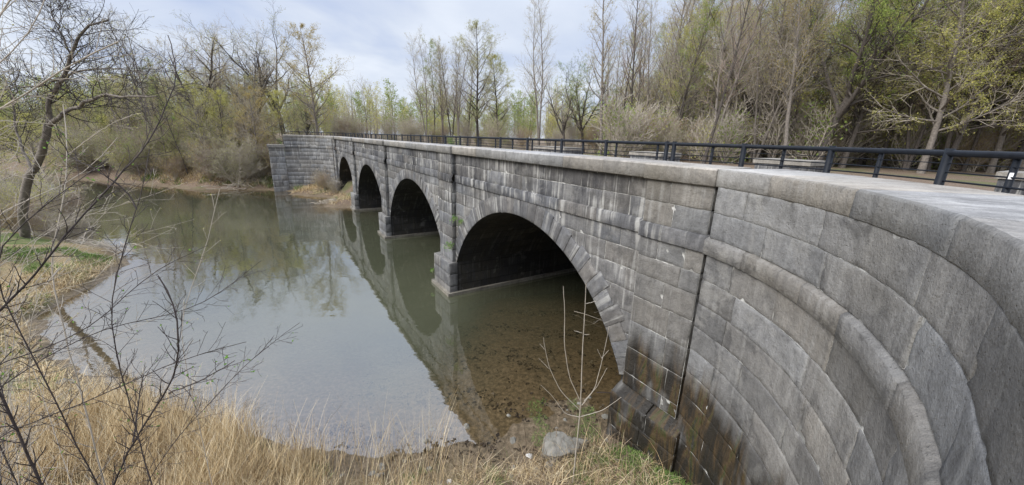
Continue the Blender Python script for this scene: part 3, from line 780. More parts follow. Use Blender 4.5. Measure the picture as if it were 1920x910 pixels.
def leaves_np(P, count, size, g=rng, spread=.12, flat=.4, clump=None):
    "leaf quads scattered about twig polylines P (B,N,3)"
    B, N, _ = P.shape
    if clump is not None:       # only twigs in some clumps carry leaves
        w = np.clip(np.sin(P[:, -1, 0] * clump) * np.sin(P[:, -1, 1] * clump * 1.1 + 1) * np.sin(P[:, -1, 2] * clump * 1.3 + 2) * 2 + .5, .04, 1)
        b = g.choice(B, count, p=w / w.sum())
    else: b = g.integers(0, B, count)
    x = g.uniform(.25, 1, count) * (N - 1); i = np.clip(x.astype(int), 0, N - 2); fr = (x - i)[:, None]
    p = P[b, i] * (1 - fr) + P[b, i + 1] * fr + g.normal(0, spread, (count, 3))
    u = g.normal(0, 1, (count, 3)); u /= np.linalg.norm(u, axis=1, keepdims=True)
    v = g.normal(0, 1, (count, 3)); v[:, 2] *= flat; v -= u * (u * v).sum(1, keepdims=True); v /= np.linalg.norm(v, axis=1, keepdims=True) + 1e-9
    s = (size * g.uniform(.5, 1.3, count))[:, None]
    q = np.stack([p - u * s, p - v * s * .55, p + u * s, p + v * s * .55], 1).reshape(-1, 3)
    return q, np.arange(count * 4).reshape(-1, 4)
def crown_mesh(name, tw, lv, m_tw, m_lf, g=rng):
    vs, fs, mi = [], [], []; o = 0
    for v, f in tw: vs.append(v); fs.append(f + o); mi.append(np.zeros(len(f))); o += len(v)
    for v, f in lv: vs.append(v); fs.append(f + o); mi.append(np.ones(len(f))); o += len(v)
    F_ = np.vstack(fs)
    return mesh_np(name, np.vstack(vs), F_, [m_tw, m_lf], False, np.concatenate(mi), {'lf': g.uniform(0, 1, len(F_))})
def trunk_line(h, lean=.04, wob=.03, n=12, g=rng, start=(0, 0, -.4)):
    p = np.zeros((n, 3)); p[0] = start; d = np.array([g.normal(0, lean), g.normal(0, lean), 1.])
    for i in range(1, n):
        d = d + np.array([g.normal(0, wob), g.normal(0, wob), 0]); d /= np.linalg.norm(d); p[i] = p[i - 1] + d * h / (n - 1)
    return p
def make_tree(seed, kind, h, r, leaf, nleaf, lsize, mtw=M_TWIG, mbk=M_BARK, tw=1.0):
    "returns (trunk mesh, crown mesh)"
    g = np.random.default_rng(seed)
    if kind == 'slender':
        n0 = 1 if g.random() < .7 else 2
        T = np.stack([trunk_line(h * g.uniform(.9, 1), .02 if n0 == 1 else .07, .03, 14, g) for _ in range(n0)])
        TR = np.broadcast_to(r * (1 - .9 * np.linspace(0, 1, 14) ** .9), (n0, 14)).copy(); TR[:, 0] *= 1.3
        A, AR_, AL_ = grow_b(T, TR, 30, .28, .98, 42, h * .20, 7, .5, .07, .5, lambda t: 1.25 - .85 * t, g=g)
        Bq, BR_, BL_ = grow_b(A, AR_, 8, .2, 1, 38, AL_ * .42, 5, .25, .1, .6, g=g)
    elif kind == 'spread':
        T = trunk_line(h * .38, .05, .04, 7, g)[None]; TR = (r * (1 - .25 * np.linspace(0, 1, 7)))[None]; TR[:, 0] *= 1.35
        A0_, A0R, A0L = grow_b(T, TR, 6, .62, 1, 32, h * .62, 9, .30, .1, .72, g=g, tipr=.15)
        A, AR_, AL_ = grow_b(A0_, A0R, 10, .15, 1, 42, A0L * .36, 7, .15, .13, .6, g=g)
        A = np.concatenate([A, ]); Bq, BR_, BL_ = grow_b(A, AR_, 8, .15, 1, 42, AL_ * .42, 5, .1, .14, .6, g=g)
        T_extra = (A0_, A0R)
    elif kind == 'oval':
        T = trunk_line(h, .03, .03, 12, g)[None]; TR = (r * (1 - .88 * np.linspace(0, 1, 12)))[None]; TR[:, 0] *= 1.3
        A, AR_, AL_ = grow_b(T, TR, 40, .2, .98, 58, h * .34, 7, .30, .09, .5, lambda t: np.sin(np.clip(t * 1.05 - .05, 0, 1) * PI) ** .6 * (1.1 - .4 * t), g=g)
        Bq, BR_, BL_ = grow_b(A, AR_, 8, .2, 1, 42, AL_ * .4, 5, .15, .1, .6, g=g)
    elif kind == 'shrub':
        k = 9; T = np.stack([trunk_line(h * g.uniform(.6, 1), .32, .09, 8, g) for _ in range(k)])
        TR = np.broadcast_to(r * (1 - .8 * np.linspace(0, 1, 8)), (k, 8)).copy()
        A, AR_, AL_ = grow_b(T, TR, 9, .15, 1, 40, h * .36, 6, .3, .1, .6, g=g)
        Bq, BR_, BL_ = grow_b(A, AR_, 7, .15, 1, 42, AL_ * .45, 5, .2, .12, .6, g=g)
    Cq, CR_, CL_ = grow_b(Bq, BR_, 6, .15, 1, 40, BL_ * .5, 4, .15, .12, .7, g=g, tipr=.5)
    BR_ = np.maximum(BR_, .006 * tw); CR_ = np.maximum(CR_, .0045 * tw); AR_ = np.maximum(AR_, .008 * tw)
    parts = [tubes_np(T, TR, 8)]
    if kind == 'spread': parts.append(tubes_np(A0_, A0R, 6))
    parts.append(tubes_np(A, AR_, 5))
    v, f = merge(parts)
    trunk = mesh_np('trunk', v, f, mbk, True)
    lv = [leaves_np(Cq, nleaf, lsize, g, .10, clump=.9)] if nleaf else []
    crown = crown_mesh('crown', [tubes_np(Bq, BR_, 3), tubes_np(Cq, CR_, 3)], lv, mtw, leaf, g)
    return trunk, crown
def plant(proto, name, x, y, label, cat, group, scale=1., rot=None, z=None, tilt=0.):
    t, c = proto
    zz = (gz(x, y) if z is None else z)
    o = empty(name, (x, y, zz - .05), label, cat, group)
    o.rotation_euler = (random.gauss(0, tilt), random.gauss(0, tilt), random.uniform(0, 6.28) if rot is None else rot); o.scale = (scale,) * 3
    link('trunk', t, o); link('crown', c, o)
    return o

# ------------------------------------------------------------------ tree kinds
SL = [make_tree(100 + i, 'slender', 19, .135 + .03 * (i % 3), [L_YEL, L_PAL, L_OCH, L_GRN][i % 4], [800, 6000, 2500, 7000, 400, 5000, 2500, 500][i], .055, [M_TWIG, M_TWIGR][i % 2], [M_BARK, M_BARKD][i % 2]) for i in range(8)]
OV = [make_tree(200 + i, 'oval', 15, .2, [L_YEL, L_PAL, L_OCH, L_YEL][i], [13000, 10000, 11000, 15000][i], .055, M_TWIG, [M_BARK, M_BARKD][i % 2]) for i in range(4)]
SPR = [make_tree(300 + i, 'spread', 16, .3, [L_YEL, L_PAL, L_OCH, L_GRN][i], [600, 6000, 600, 16000][i], .058, [M_TWIG, M_TWIGD][i % 2], [M_BARKD, M_BARKD][i % 2], 1.3) for i in range(4)]
SH = [make_tree(400 + i, 'shrub', 4.2, .035, [L_YEL, L_GRN, L_PAL, L_OCH, L_YEL, L_BUSH][i], [5000, 6500, 3800, 3600, 500, 12000][i], .038, [M_TWIG, M_TWIGR][i % 2], M_TWIG) for i in range(6)]

def px(x, D):
    "ground point D metres ahead under photo column x"
    return (x - 960) / F * D, D
used = []
GL = dict(rw='bare trees in the wood on the right', lb='trees on the far left bank', br='brush along the edge of the wood', mid='trees beyond the far end of the aqueduct')
# named trees one can point at
one = [
 (OV[2], 'budding_tree', 602, 50, 'golden budding tree standing alone behind the far end of the bridge', 'tree', 'mid', .98),
 (SPR[1], 'bare_tree', 543, 56, 'dark wide branching bare tree behind the golden tree', 'tree', 'lb', 1.08),
 (SPR[2], 'bare_tree', 492, 53, 'dark spreading bare tree above the far bank left of the end pier', 'tree', 'lb', 1.05),
 (SPR[0], 'bare_tree', 390, 50, 'tall many limbed bare tree rising over the middle of the far bank', 'tree', 'lb', 1.12),
 (SL[4], 'bare_tree', 300, 48, 'tall thin bare tree above the green brush on the far bank', 'tree', 'lb', .92),
 (SL[0], 'bare_tree', 1003, 58, 'lone tall slim bare tree standing above the low woods in the middle', 'tree', 'mid', 1.13),
 (OV[1], 'budding_tree', 893, 62, 'broad pale budding tree right of the slim bare clump in the middle', 'tree', 'mid', 1.2),
 (OV[3], 'budding_tree', 932, 64, 'smaller yellow green tree beside the broad budding tree', 'tree', 'mid', .95),
 (SPR[3], 'budding_tree', 1085, 46, 'short pale trunked tree with light green buds right of the lone slim tree', 'tree', 'mid', .62),
 (SPR[0], 'bare_tree', 1050, 44, 'forked dead tree with pale trunk left of the light green budding tree', 'tree', 'mid', .55),
 (SL[7], 'bare_tree', 1172, 42, 'tall forked bare tree at the left edge of the right wood', 'tree', 'rw', 1.0),
 (SPR[2], 'bare_tree', 1372, 40, 'tall thick limbed bare tree in the middle of the right wood', 'tree', 'rw', 1.05),
 (SPR[3], 'budding_tree', 1512, 30, 'grey crooked tree with yellow green buds right of the middle of the wood', 'tree', 'rw', .95),
 (OV[0], 'budding_tree', 1705, 26, 'yellow green tree with layered branches and a stout dark trunk', 'tree', 'rw', 1.0),
 (SPR[1], 'budding_tree', 1775, 33, 'large dark double trunk tree behind the layered yellow green tree', 'tree', 'rw', 1.1),
 (SPR[3], 'budding_tree', 1885, 26, 'big dark limbed tree with green buds at the right edge', 'tree', 'rw', 1.05),
 (OV[3], 'budding_tree', 545, 47, 'bright green leafing tree right behind the far end pier', 'tree', 'lb', .62),
]
for pr, nm, x, D, lab, cat, gp, sc in one:
    X_, Y_ = px(x, D); plant(pr, nm, X_, Y_, lab, cat, GL[gp], sc, tilt=.02); used.append((X_, Y_))
for i, x in enumerate((800, 812, 828, 845, 858, 872)):
    X_, Y_ = px(x, 58 + (i * 7) % 9)
    plant(SL[(i * 3) % 8], 'bare_tree', X_, Y_, 'slim bare tree in the tight clump left of the broad pale budding tree', 'tree', 'slim trees in the middle clump', random.uniform(.78, .92))
# the wood on the right
cnt = 0
for i in range(3000):
    if cnt >= 165: break
    x = random.uniform(1115, 2080); D = random.choice([random.uniform(27, 45), random.uniform(40, 75)])
    if x < 1240 and D < 42: continue
    X_, Y_ = px(x, D)
    s, o = SO(X_, Y_)
    if o > -17 or min((X_ - a) ** 2 + (Y_ - b) ** 2 for a, b in used) < 3.2: continue
    used.append((X_, Y_)); cnt += 1
    leafy = random.random() < (.25 if x < 1450 else .75)
    pr = random.choice([SL[1], SL[3], SL[5], OV[0], OV[1]]) if leafy else random.choice([SL[0], SL[2], SL[4], SL[6], SL[7]])
    near = D < 45
    lab = ('slender young tree with yellow green buds among the front trunks of the right wood' if leafy else 'slender bare grey tree among the front trunks of the right wood') if near else ('budding tree deep inside the right wood' if leafy else 'thin bare tree deep inside the right wood')
    plant(pr, 'budding_tree' if leafy else 'bare_tree', X_, Y_, lab, 'tree', lab.split(' ')[0] + (' budding' if leafy else ' bare') + (' front' if near else ' deep') + ' trees of the right wood', random.uniform(.75, 1.12) * (.9 if pr in OV else 1), tilt=.03)
for i, (x, D, k, sc) in enumerate(((1455, 33, 0, .95), (1560, 30, 3, .9), (1625, 32, 1, 1.0), (1668, 36, 0, 1.1), (1745, 27, 3, .9), (1830, 29, 0, 1.0), (1880, 34, 2, 1.05), (1950, 27, 3, 1.0), (1410, 44, 1, 1.2), (1340, 48, 3, 1.15))):
    X_, Y_ = px(x, D); used.append((X_, Y_))
    plant(OV[k], 'budding_tree', X_, Y_, 'full yellow green budding tree at the front edge of the right wood', 'tree', 'full budding trees at the front of the right wood', sc, tilt=.02)
# trees on the far bank, left of the bridge
cnt = 0
for i in range(3000):
    if cnt >= 74: break
    x = random.uniform(-60, 590) if cnt < 56 else random.uniform(-60, 260); D = random.uniform(44, 70)
    if x < 130: D = random.uniform(34, 60)
    X_, Y_ = px(x, D)
    z_ = gz(X_, Y_)
    if z_ < .9 or min((X_ - a) ** 2 + (Y_ - b) ** 2 for a, b in used) < 5: continue
    used.append((X_, Y_)); cnt += 1
    leafy = random.random() < (.72 if cnt < 56 else 1)
    pr = random.choice([OV[0], OV[1], OV[2], OV[3], SL[3]]) if leafy else random.choice([SL[0], SL[2], SL[6], SPR[1]])
    sc = random.uniform(.5, .72) if leafy else random.uniform(.6, .85)
    if x < 230: sc *= .8
    if x > 500: sc *= .7
    lab = 'yellow green budding tree in the thicket on the far left bank' if leafy else 'bare tree in the thicket on the far left bank'
    plant(pr, 'budding_tree' if leafy else 'bare_tree', X_, Y_, lab, 'tree', ('budding' if leafy else 'bare') + ' thicket trees of the far bank', sc, tilt=.05)
# brush along the far bank and at the wood edge
cnt = 0
for i in range(3000):
    if cnt >= 75: break
    x = random.uniform(-40, 520); D = random.uniform(42, 52) if x > 130 else random.uniform(31, 46)
    X_, Y_ = px(x, D); z_ = gz(X_, Y_)
    if z_ < .5 or z_ > 4.9: continue
    cnt += 1
    k = random.choice([0, 1, 2, 3, 4, 0, 2])
    lab = 'grey tangled brush with few buds on the far left bank' if k in (3, 4) else 'budding brush with a green haze on the far left bank'
    plant(SH[k], 'shrub', X_, Y_, lab, 'shrub', ('grey' if k in (3, 4) else 'budding') + ' brush of the far bank', random.uniform(.7, 1.35), tilt=.08)
cnt = 0
for i in range(3000):
    if cnt >= 85: break
    x = random.uniform(640, 2050); D = random.uniform(30, 62)
    if x < 1150: D += 15
    X_, Y_ = px(x, D); s, o = SO(X_, Y_)
    if o > -17 and s < 36: continue
    cnt += 1
    k = random.choice([0, 1, 2, 3, 4, 4, 3])
    lab = 'grey bare brush under the trees beyond the railing' if k in (3, 4) else 'budding brush under the trees beyond the railing'
    plant(SH[k], 'shrub', X_, Y_, lab, 'shrub', ('grey' if k in (3, 4) else 'budding') + ' brush beyond the railing', random.uniform(.6, 1.15), tilt=.05)
for x, D, sc, lab in ((848, 52, .42, 'bright green bush behind the railing below the slim bare clump'), (650, 60, .38, 'bright green bush behind the far end of the railing'), (735, 66, .45, 'low bright green bush behind the railing left of the middle'), (415, 45, .6, 'bright green bush low on the far bank'), (548, 46.5, .8, 'bright green bush beside the far end of the bridge')):
    plant(SH[5], 'green_bush', *px(x, D), lab, 'bush', None, sc)
# deep woods that read as one mass
def mass(name, label, n, place, protos, seed):
    g = np.random.default_rng(seed); vs, fs, lf, mi, o = [], [], [], [], 0
    for i in range(n):
        x, y, sc = place(g)
        v, f, m = protos[g.integers(0, len(protos))]
        a = g.uniform(0, 6.28); c_, s_ = math.cos(a), math.sin(a)
        q = v.copy(); q[:, 0], q[:, 1] = v[:, 0] * c_ - v[:, 1] * s_, v[:, 0] * s_ + v[:, 1] * c_
        q = q * sc + [x, y, gz(x, y) - .1]
        vs.append(q); fs.append(f + o); mi.append(m); o += len(q); lf.append(g.uniform(0, 1, len(f)) * .5 + g.uniform(0, .5))
    me = mesh_np(name, np.vstack(vs), np.vstack(fs), [M_TWIG, L_YEL, M_BARK, L_GRN], False, np.concatenate(mi), {'lf': np.concatenate(lf)})
    return tag(link(name, me), label, None, None, 'stuff')
def lowtree(seed, h, r, nl, ls, lm=1, spread=1.):
    g = np.random.default_rng(seed)
    T = trunk_line(h, .04, .04, 7, g)[None]; TR = (r * (1 - .85 * np.linspace(0, 1, 7)))[None]
    A, a_, l_ = grow_b(T, TR, 22, .12, .98, 42, h * .28 * spread, 5, .35, .1, .5, lambda t: 1.2 - .6 * t, g=g)
    B_, b_, m_2 = grow_b(A, a_, 7, .15, 1, 40, l_ * .45, 4, .2, .15, .6, g=g)
    a_ = np.maximum(a_, .016); b_ = np.maximum(b_, .013)
    parts = [tubes_np(T, TR, 5), tubes_np(A, a_, 3), tubes_np(B_, b_, 3)]
    v, f = merge(parts); m = np.concatenate([np.full(len(parts[0][1]), 2), np.zeros(len(parts[1][1]) + len(parts[2][1]))])
    if nl:
        q, qf = leaves_np(B_, nl, ls, g, .2, clump=.6); f = np.vstack([f, qf + len(v)]); v = np.vstack([v, q]); m = np.concatenate([m, np.full(nl, lm)])
    return v, f, m
LT = [lowtree(1, 12, .12, 150, .1), lowtree(2, 12, .12, 1000, .13), lowtree(3, 11, .1, 1300, .13, 3), lowtree(4, 7, .06, 900, .12, 1, 1.5), lowtree(5, 6, .06, 500, .12, 3, 1.6)]
def pl_far(g):
    x = g.uniform(560, 2150); D = g.uniform(72, 125); sc = g.uniform(.75, 1.05) * (1.3 if x > 1150 else 1.0)
    return (*px(x, D), sc)
mass('distant_wood', 'hazy mass of bare and budding trees closing the view beyond the bridge', 620, pl_far, LT, 5)
def pl_left(g):
    x = g.uniform(-150, 640); D = g.uniform(60, 95); return (*px(x, D), g.uniform(.7, 1.0))
mass('distant_wood', 'hazy mass of budding woods behind the trees of the far left bank', 190, pl_left, LT, 6)
BRU = [lowtree(11, 3, .03, 260, .07, 1, 2.), lowtree(12, 2.6, .03, 400, .07, 3, 2.), lowtree(13, 3.2, .03, 60, .06, 3, 1.8)]
def pl_und(g):
    x = g.uniform(1120, 2150); D = g.uniform(30, 80); return (*px(x, D), g.uniform(.8, 1.7))
mass('understory', 'low twiggy undergrowth between the trunks of the right wood', 620, pl_und, BRU, 7)

# ------------------------------------------------------------------ leaning tree on the near left bank
def skeleton(paths, depth_base):
    return [np.array([at(*p) for p in q]) for q in paths]
def resample(P, n):
    P = np.asarray(P, float); d = np.concatenate([[0], np.cumsum(np.linalg.norm(np.diff(P, axis=0), axis=1))]); t = np.linspace(0, d[-1], n)
    k = np.stack([np.interp(t, d, P[:, i]) for i in range(P.shape[1])], 1)
    for _ in range(2): k[1:-1] = (k[:-2] + 2 * k[1:-1] + k[2:]) / 4
    return k
bx_, by_ = -25.2, 18.6
root = np.array([bx_, by_, gz(bx_, by_) - .3])
LEAN = empty('leaning_tree', (bx_, by_, gz(bx_, by_)), 'dark leaning tree with long arching limbs over the water on the near left bank', 'tree')
limbs = [([root, at(38, 385, 18.3), at(62, 322, 17.8), at(84, 268, 17), at(93, 236, 16.8)], .24, .17),
         ([at(93, 236, 16.8), at(88, 200, 16.5), at(102, 165, 16.2), at(125, 140, 16), at(133, 102, 15.5), at(142, 78, 15.2), at(160, 50, 15), at(200, 38, 14.8)], .13, .04),
         ([at(93, 236, 16.8), at(115, 216, 16.3), at(150, 200, 15.8), at(180, 180, 15.4), at(205, 177, 15), at(250, 184, 14.6), at(296, 179, 14.2)], .12, .03),
         ([at(105, 160, 16.2), at(150, 132, 15.6), at(200, 128, 15.2), at(250, 131, 14.8), at(275, 138, 14.5)], .06, .02),
         ([at(133, 102, 15.5), at(118, 70, 15.2), at(104, 40, 15), at(96, 8, 15)], .05, .02),
         ([at(125, 140, 16), at(80, 162, 16), at(40, 160, 16), at(0, 170, 16)], .06, .02),
         ([at(62, 322, 17.5), at(30, 250, 17.5), at(22, 190, 17.3), at(35, 130, 17)], .08, .02)]
pp, rr = [], []
for P_, r0, r1 in limbs:
    k = resample(P_, 16); k += rng.normal(0, .03, k.shape); pp.append(k); rr.append(np.linspace(r0, r1, 16) * .78)
P_ = np.array(pp); R_ = np.array(rr)
v, f = tubes_np(P_, R_, 9); off = np.array(LEAN.location)
link('trunk', mesh_np('trunk', v - off, f, M_BARK, True), LEAN)
A, a_, l_ = grow_b(P_[1:], R_[1:], 20, .15, 1, 50, 1.9, 8, .25, .14, .4)
B_, b_, m2 = grow_b(A, a_, 7, .15, 1, 45, l_ * .5, 6, .15, .14, .6)
C_, c_, n2 = grow_b(B_, b_, 5, .2, 1, 42, m2 * .5, 4, .1, .14, .6)
me = crown_mesh('crown', [tubes_np(A - off, np.maximum(a_, .009), 4), tubes_np(B_ - off, np.maximum(b_, .006), 3), tubes_np(C_ - off, np.maximum(c_, .004), 3)], [leaves_np(C_ - off, 2600, .022, rng, .05)], M_TWIGD, L_YEL)
link('crown', me, LEAN)
# its companions on the near left bank
for (x, D, k, sc, lab) in ((-30, 21, 0, .9, 'grey budding shrub at the left edge behind the leaning tree'), (25, 24, 2, 1.0, 'pale budding shrub just right of the foot of the leaning tree'), (95, 26.5, 3, .7, 'low ochre shrub on the point of the near left bank'), (60, 20.6, 4, .5, 'bare brown brush on the near left bank by the water'), (130, 20.5, 4, .42, 'small bare brush at the water edge of the left bank'), (10, 19.2, 3, .5, 'reddish bare brush at the left edge above the green grass')):
    X_, Y_ = px(x, D); plant(SH[k], 'shrub', X_, Y_, lab, 'shrub', None, sc)
for i in range(34):
    x = random.uniform(-60, 175); D = random.uniform(19.5, 25); X_, Y_ = px(x, D)
    if gz(X_, Y_) < .15: continue
    k = random.choice([3, 4, 4, 0, 2])
    plant(SH[k], 'shrub', X_, Y_, 'low brown tangled brush on the near left bank' if k in (3, 4) else 'low budding brush on the near left bank', 'shrub', ('brown' if k in (3, 4) else 'budding') + ' brush of the near left bank', random.uniform(.38, .72), tilt=.12)
plant(OV[3], 'budding_tree', *px(-40, 27), 'soft green budding tree at the left edge behind the leaning limbs', 'tree', None, .62)
plant(OV[0], 'budding_tree', *px(70, 32), 'soft green rounded tree behind the leaning tree near the left edge', 'tree', None, .55)

# ------------------------------------------------------------------ far abutment planting and washed-up branches
for s, o, k, sc, lab in ((33.6, 1.6, 4, .55, 'bare arching brush in front of the far wing wall'), (31.4, 1.2, 3, .5, 'reddish brown brush at the mouth of the farthest arch'), (29.6, .4, 4, .42, 'brown brush inside the farthest arch by its pier'), (34.2, 3.6, 5, .14, 'small bright green plant beside the far end pier'), (25.2, 1.0, 5, .12, 'small bright green plant on the gravel bar by the third pier')):
    X_, Y_ = w2(s, o); plant(SH[k], 'shrub', X_, Y_, lab, 'shrub', None, sc)
def branch_pile(name, cx_, cy_, n, L, seed, label, m=M_TWIG, r=.02, h=.3):
    g = np.random.default_rng(seed); P_ = np.zeros((n, 6, 3)); st = g.normal(0, 1, (n, 2)) * [L * .35, L * .25]
    an = g.normal(-.25, .8, n); l = g.uniform(.4, 1, n) * L
    for i in range(6):
        t = i / 5 - .5; P_[:, i, 0] = cx_ + st[:, 0] + np.cos(an) * l * t; P_[:, i, 1] = cy_ + st[:, 1] + np.sin(an) * l * t
    P_[:, :, 2] = terrain(P_[:, :, 0], P_[:, :, 1]).clip(-.02) + .04 + g.uniform(0, h, (n, 1)) + g.normal(0, .03, (n, 6))
    P_[:, :, :2] += g.normal(0, .03, (n, 6, 2))
    R_ = r * g.uniform(.3, 1, (n, 1)) * np.linspace(1, .4, 6)[None]
    v, f = tubes_np(P_, R_, 5)
    o = empty(name, (cx_, cy_, gz(cx_, cy_)), label, 'driftwood'); link('sticks', mesh_np('sticks', v - np.array(o.location), f, m, True), o); return o
p = at(188, 476, 20.5); branch_pile('driftwood', -20.8, 18.6, 60, 1.5, 3, 'tangle of washed up grey branches on the tip of the left bank', M_TWIG, .022, .5)
branch_pile('driftwood', -4.2, 24.5, 0 + 6, 1.0, 5, 'twigs', M_TWIG) if False else None
q = w2(-5.2, -4.6); branch_pile('driftwood', q[0], q[1], 6, 1.3, 8, 'small pale branch stranded in the shallow water inside the near arch', M_TWIGW, .014, .25)
q = w2(24.4, 1.6); branch_pile('driftwood', q[0], q[1], 26, 1.7, 9, 'grey sticks on the gravel bar by the third pier', M_TWIG, .03, .3)
q = w2(-8.9, -1.6); branch_pile('driftwood', q[0], q[1], 16, 1.0, 12, 'dark sticks and leaves caught at the foot of the near arch', M_TWIGD, .02, .3)
branch_pile('driftwood', -31.5, 42.1, 20, 3., 15, 'grey fallen branches at the foot of the far bank', M_TWIG, .05, .5)

# ------------------------------------------------------------------ rocks
def rock(x, y, s, label, m=M_ROCK, seed=0, flat=.7, dz=0.):
    me = bpy.data.meshes.new('rock'); bm = __import__('bmesh').new(); __import__('bmesh').ops.create_icosphere(bm, subdivisions=4, radius=1)
    rr_ = random.Random(seed); planes = [Vector((rr_.gauss(0, 1), rr_.gauss(0, 1), rr_.gauss(0, 1))).normalized() for _ in range(16)]
    for v in bm.verts:
        d = v.co.normalized(); k = 1.25
        for p_ in planes:
            c = d.dot(p_)
            if c > .2: k = min(k, .66 / c)
        k *= 1 + .05 * mnoise.noise(d * 3 + Vector((seed, 0, 0))) + .035 * mnoise.noise(d * 9)
        v.co = d * k; v.co.z *= flat; v.co *= s
    bm.to_mesh(me); bm.free(); me.materials.append(m)
    o = link('rock', me, None, (x, y, gz(x, y) + s * flat * .3 + dz)); o.rotation_euler = (rr_.uniform(-.2, .2), rr_.uniform(-.2, .2), rr_.uniform(0, 6)); me.name = 'rock'
    return tag(o, label, 'rock')

def hit(x, y):
    "where the sight line through a photo pixel meets the ground"
    d = FW + RI * (x - 960) / F + UP * (455 - y) / F
    for t in np.linspace(2, 60, 3000):
        p = EYE + d * t
        if p[2] < max(0, gz(p[0], p[1])) : return p[0], p[1]
    return p[0], p[1]
for i, (x, y, s, lab, m, fl) in enumerate(((1042, 852, .42, 'large angular grey boulder at the foot of the bare sapling', M_ROCK, .8), (1085, 842, .24, 'grey boulder half hidden behind the sapling stem', M_ROCK, .9), (1032, 874, .12, 'small pale rock in front of the large boulder', M_ROCK, .6),
    (993, 856, .08, 'small whitish stone in the grass left of the large boulder', M_ROCKP, .5), (122, 722, .22, 'flat pale rock in the reeds at the lower left', M_ROCK, .5), (368, 866, .15, 'grey rock among the dry reeds', M_ROCK, .5),
    (1158, 765, .26, 'pale broken stone leaning against the near buttress', M_ROCK, 1.0), (1150, 800, .13, 'small wet stone under the near buttress', M_ROCK, .8))):
    rock(*hit(x, y), s, lab, m, i + 3, fl)
small = rock(-1.5, 6.0, .07, 'small grey stone on the muddy shore between the reeds and the near buttress', M_ROCK, 31, .7); small['group'] = 'small stones on the muddy shore'
for i in range(46):
    x = random.uniform(-3.4, 2.6); y = random.uniform(5.0, 7.9) + .25 * x; z_ = gz(x, y)
    if not -.1 < z_ < .9: continue
    c = small.copy(); COL.objects.link(c); c.scale = (random.uniform(.4, 1.5),) * 3; c.location = (x, y, z_ + .01); c.rotation_euler = (random.uniform(-.3, .3), random.uniform(-.3, .3), random.uniform(0, 6))
# crumpled white plastic at the bottom of the frame
hx, hy = hit(842, 905); rock(hx, hy, .06, 'crumpled white plastic scrap lying in the dry grass', M_PAPER, 77, .8)['category'] = 'litter'
bpy.context.scene.objects[-1].name = 'plastic_scrap'

# ------------------------------------------------------------------ grass, reeds, litter
def blades(name, label, pts, h, w, m, lean=.35, droop=.5, g=rng, seg=4, az=None):
    "pts (n,2); h per blade"
    n = len(pts); z = terrain(pts[:, 0], pts[:, 1]).clip(-.05)
    a = g.uniform(0, 2 * PI, n) if az is None else g.normal(az, .7, n)
    l = np.abs(g.normal(0, lean, n)); dr = g.uniform(.2, 1, n) * droop
    w = w * g.uniform(.5, 1.4, n); V = np.zeros((n, seg + 1, 2, 3))
    wa = a + PI / 2 + g.normal(0, .6, n)
    for i in range(seg + 1):
        t = i / seg; an = l + dr * t * 1.4
        r = h * t * np.sin(np.minimum(an, 1.45)) ; zz = h * t * np.cos(np.minimum(an, 1.5)) + .01
        cx_ = pts[:, 0] + np.cos(a) * r; cy_ = pts[:, 1] + np.sin(a) * r; ww = w * (1 - .8 * t)
        V[:, i, 0] = np.stack([cx_ - np.cos(wa) * ww, cy_ - np.sin(wa) * ww, z + zz], 1); V[:, i, 1] = np.stack([cx_ + np.cos(wa) * ww, cy_ + np.sin(wa) * ww, z + zz], 1)
    b = (np.arange(n) * (seg + 1) * 2)[:, None] + np.arange(seg)[None] * 2
    f = np.stack([b, b + 1, b + 3, b + 2], -1).reshape(-1, 4)
    me = mesh_np(name, V.reshape(-1, 3), f, m, False, attrs={'lf': np.repeat(g.uniform(0, 1, n), seg)})
    return tag(link(name, me), label, None, None, 'stuff')
def scatter(n, x0, x1, y0, y1, cond, clump=0, g=rng, r=.12):
    out = []
    while sum(len(o) for o in out) < n:
        if clump:
            c = np.stack([g.uniform(x0, x1, max(1, n // clump)), g.uniform(y0, y1, max(1, n // clump))], 1); c = c[cond(c[:, 0], c[:, 1])]
            if not len(c): continue
            p = np.repeat(c, clump, 0) + g.normal(0, r, (len(c) * clump, 2))
        else: p = np.stack([g.uniform(x0, x1, n), g.uniform(y0, y1, n)], 1)
        out.append(p[cond(p[:, 0], p[:, 1])])
    return np.vstack(out)[:n]
hh = lambda x, y: terrain(x, y)
dryc = lambda x, y: (hh(x, y) > .22) & (hh(x, y) < 4.) & (fbm(x, y, 3., off=2) > -.45)
# reeds standing along the shore at the left half, matted straw on the bank
P_ = scatter(21000, -9.5, -1.4, 3.2, 8.2, lambda x, y: (hh(x, y) > .03) & (hh(x, y) < 2.4) & (fbm(x, y, 2.2, off=13) + .25 * (-3.6 - x) > -.05), 26, r=.16)
blades('dry_reeds', 'tall dry tan reeds standing along the near shore', P_, np.clip(rng.lognormal(-.62, .42, len(P_)), .2, 1.3), .0040, M_STRAW, .20, .35)
P_ = scatter(1500, -7.5, -.9, 3.6, 7.4, lambda x, y: (hh(x, y) > .0) & (hh(x, y) < 1.9), 7, r=.1)
blades('reed_stalks', 'single taller pale reed stalks sticking out over the water', P_, rng.uniform(.7, 1.45, len(P_)), .0036, M_STRAW, .22, .25)
P_ = scatter(2400, -7.5, 2.5, 3.6, 7.4, lambda x, y: (hh(x, y) > .1) & (hh(x, y) < 2.4), 3, r=.2)
blades('broken_stalks', 'coarse broken stalks lying flat on the near bank', P_, rng.uniform(.3, .9, len(P_)), .006, M_DRYW, 1.45, .2)
P_ = scatter(26000, -12, 3.0, 2.6, 8.5, dryc, 14, r=.13)
blades('dry_grass', 'matted dry straw coloured grass covering the near bank', P_, np.clip(rng.lognormal(-1.35, .5, len(P_)), .08, .9), .0042, M_STRAW, 1.05, .7)
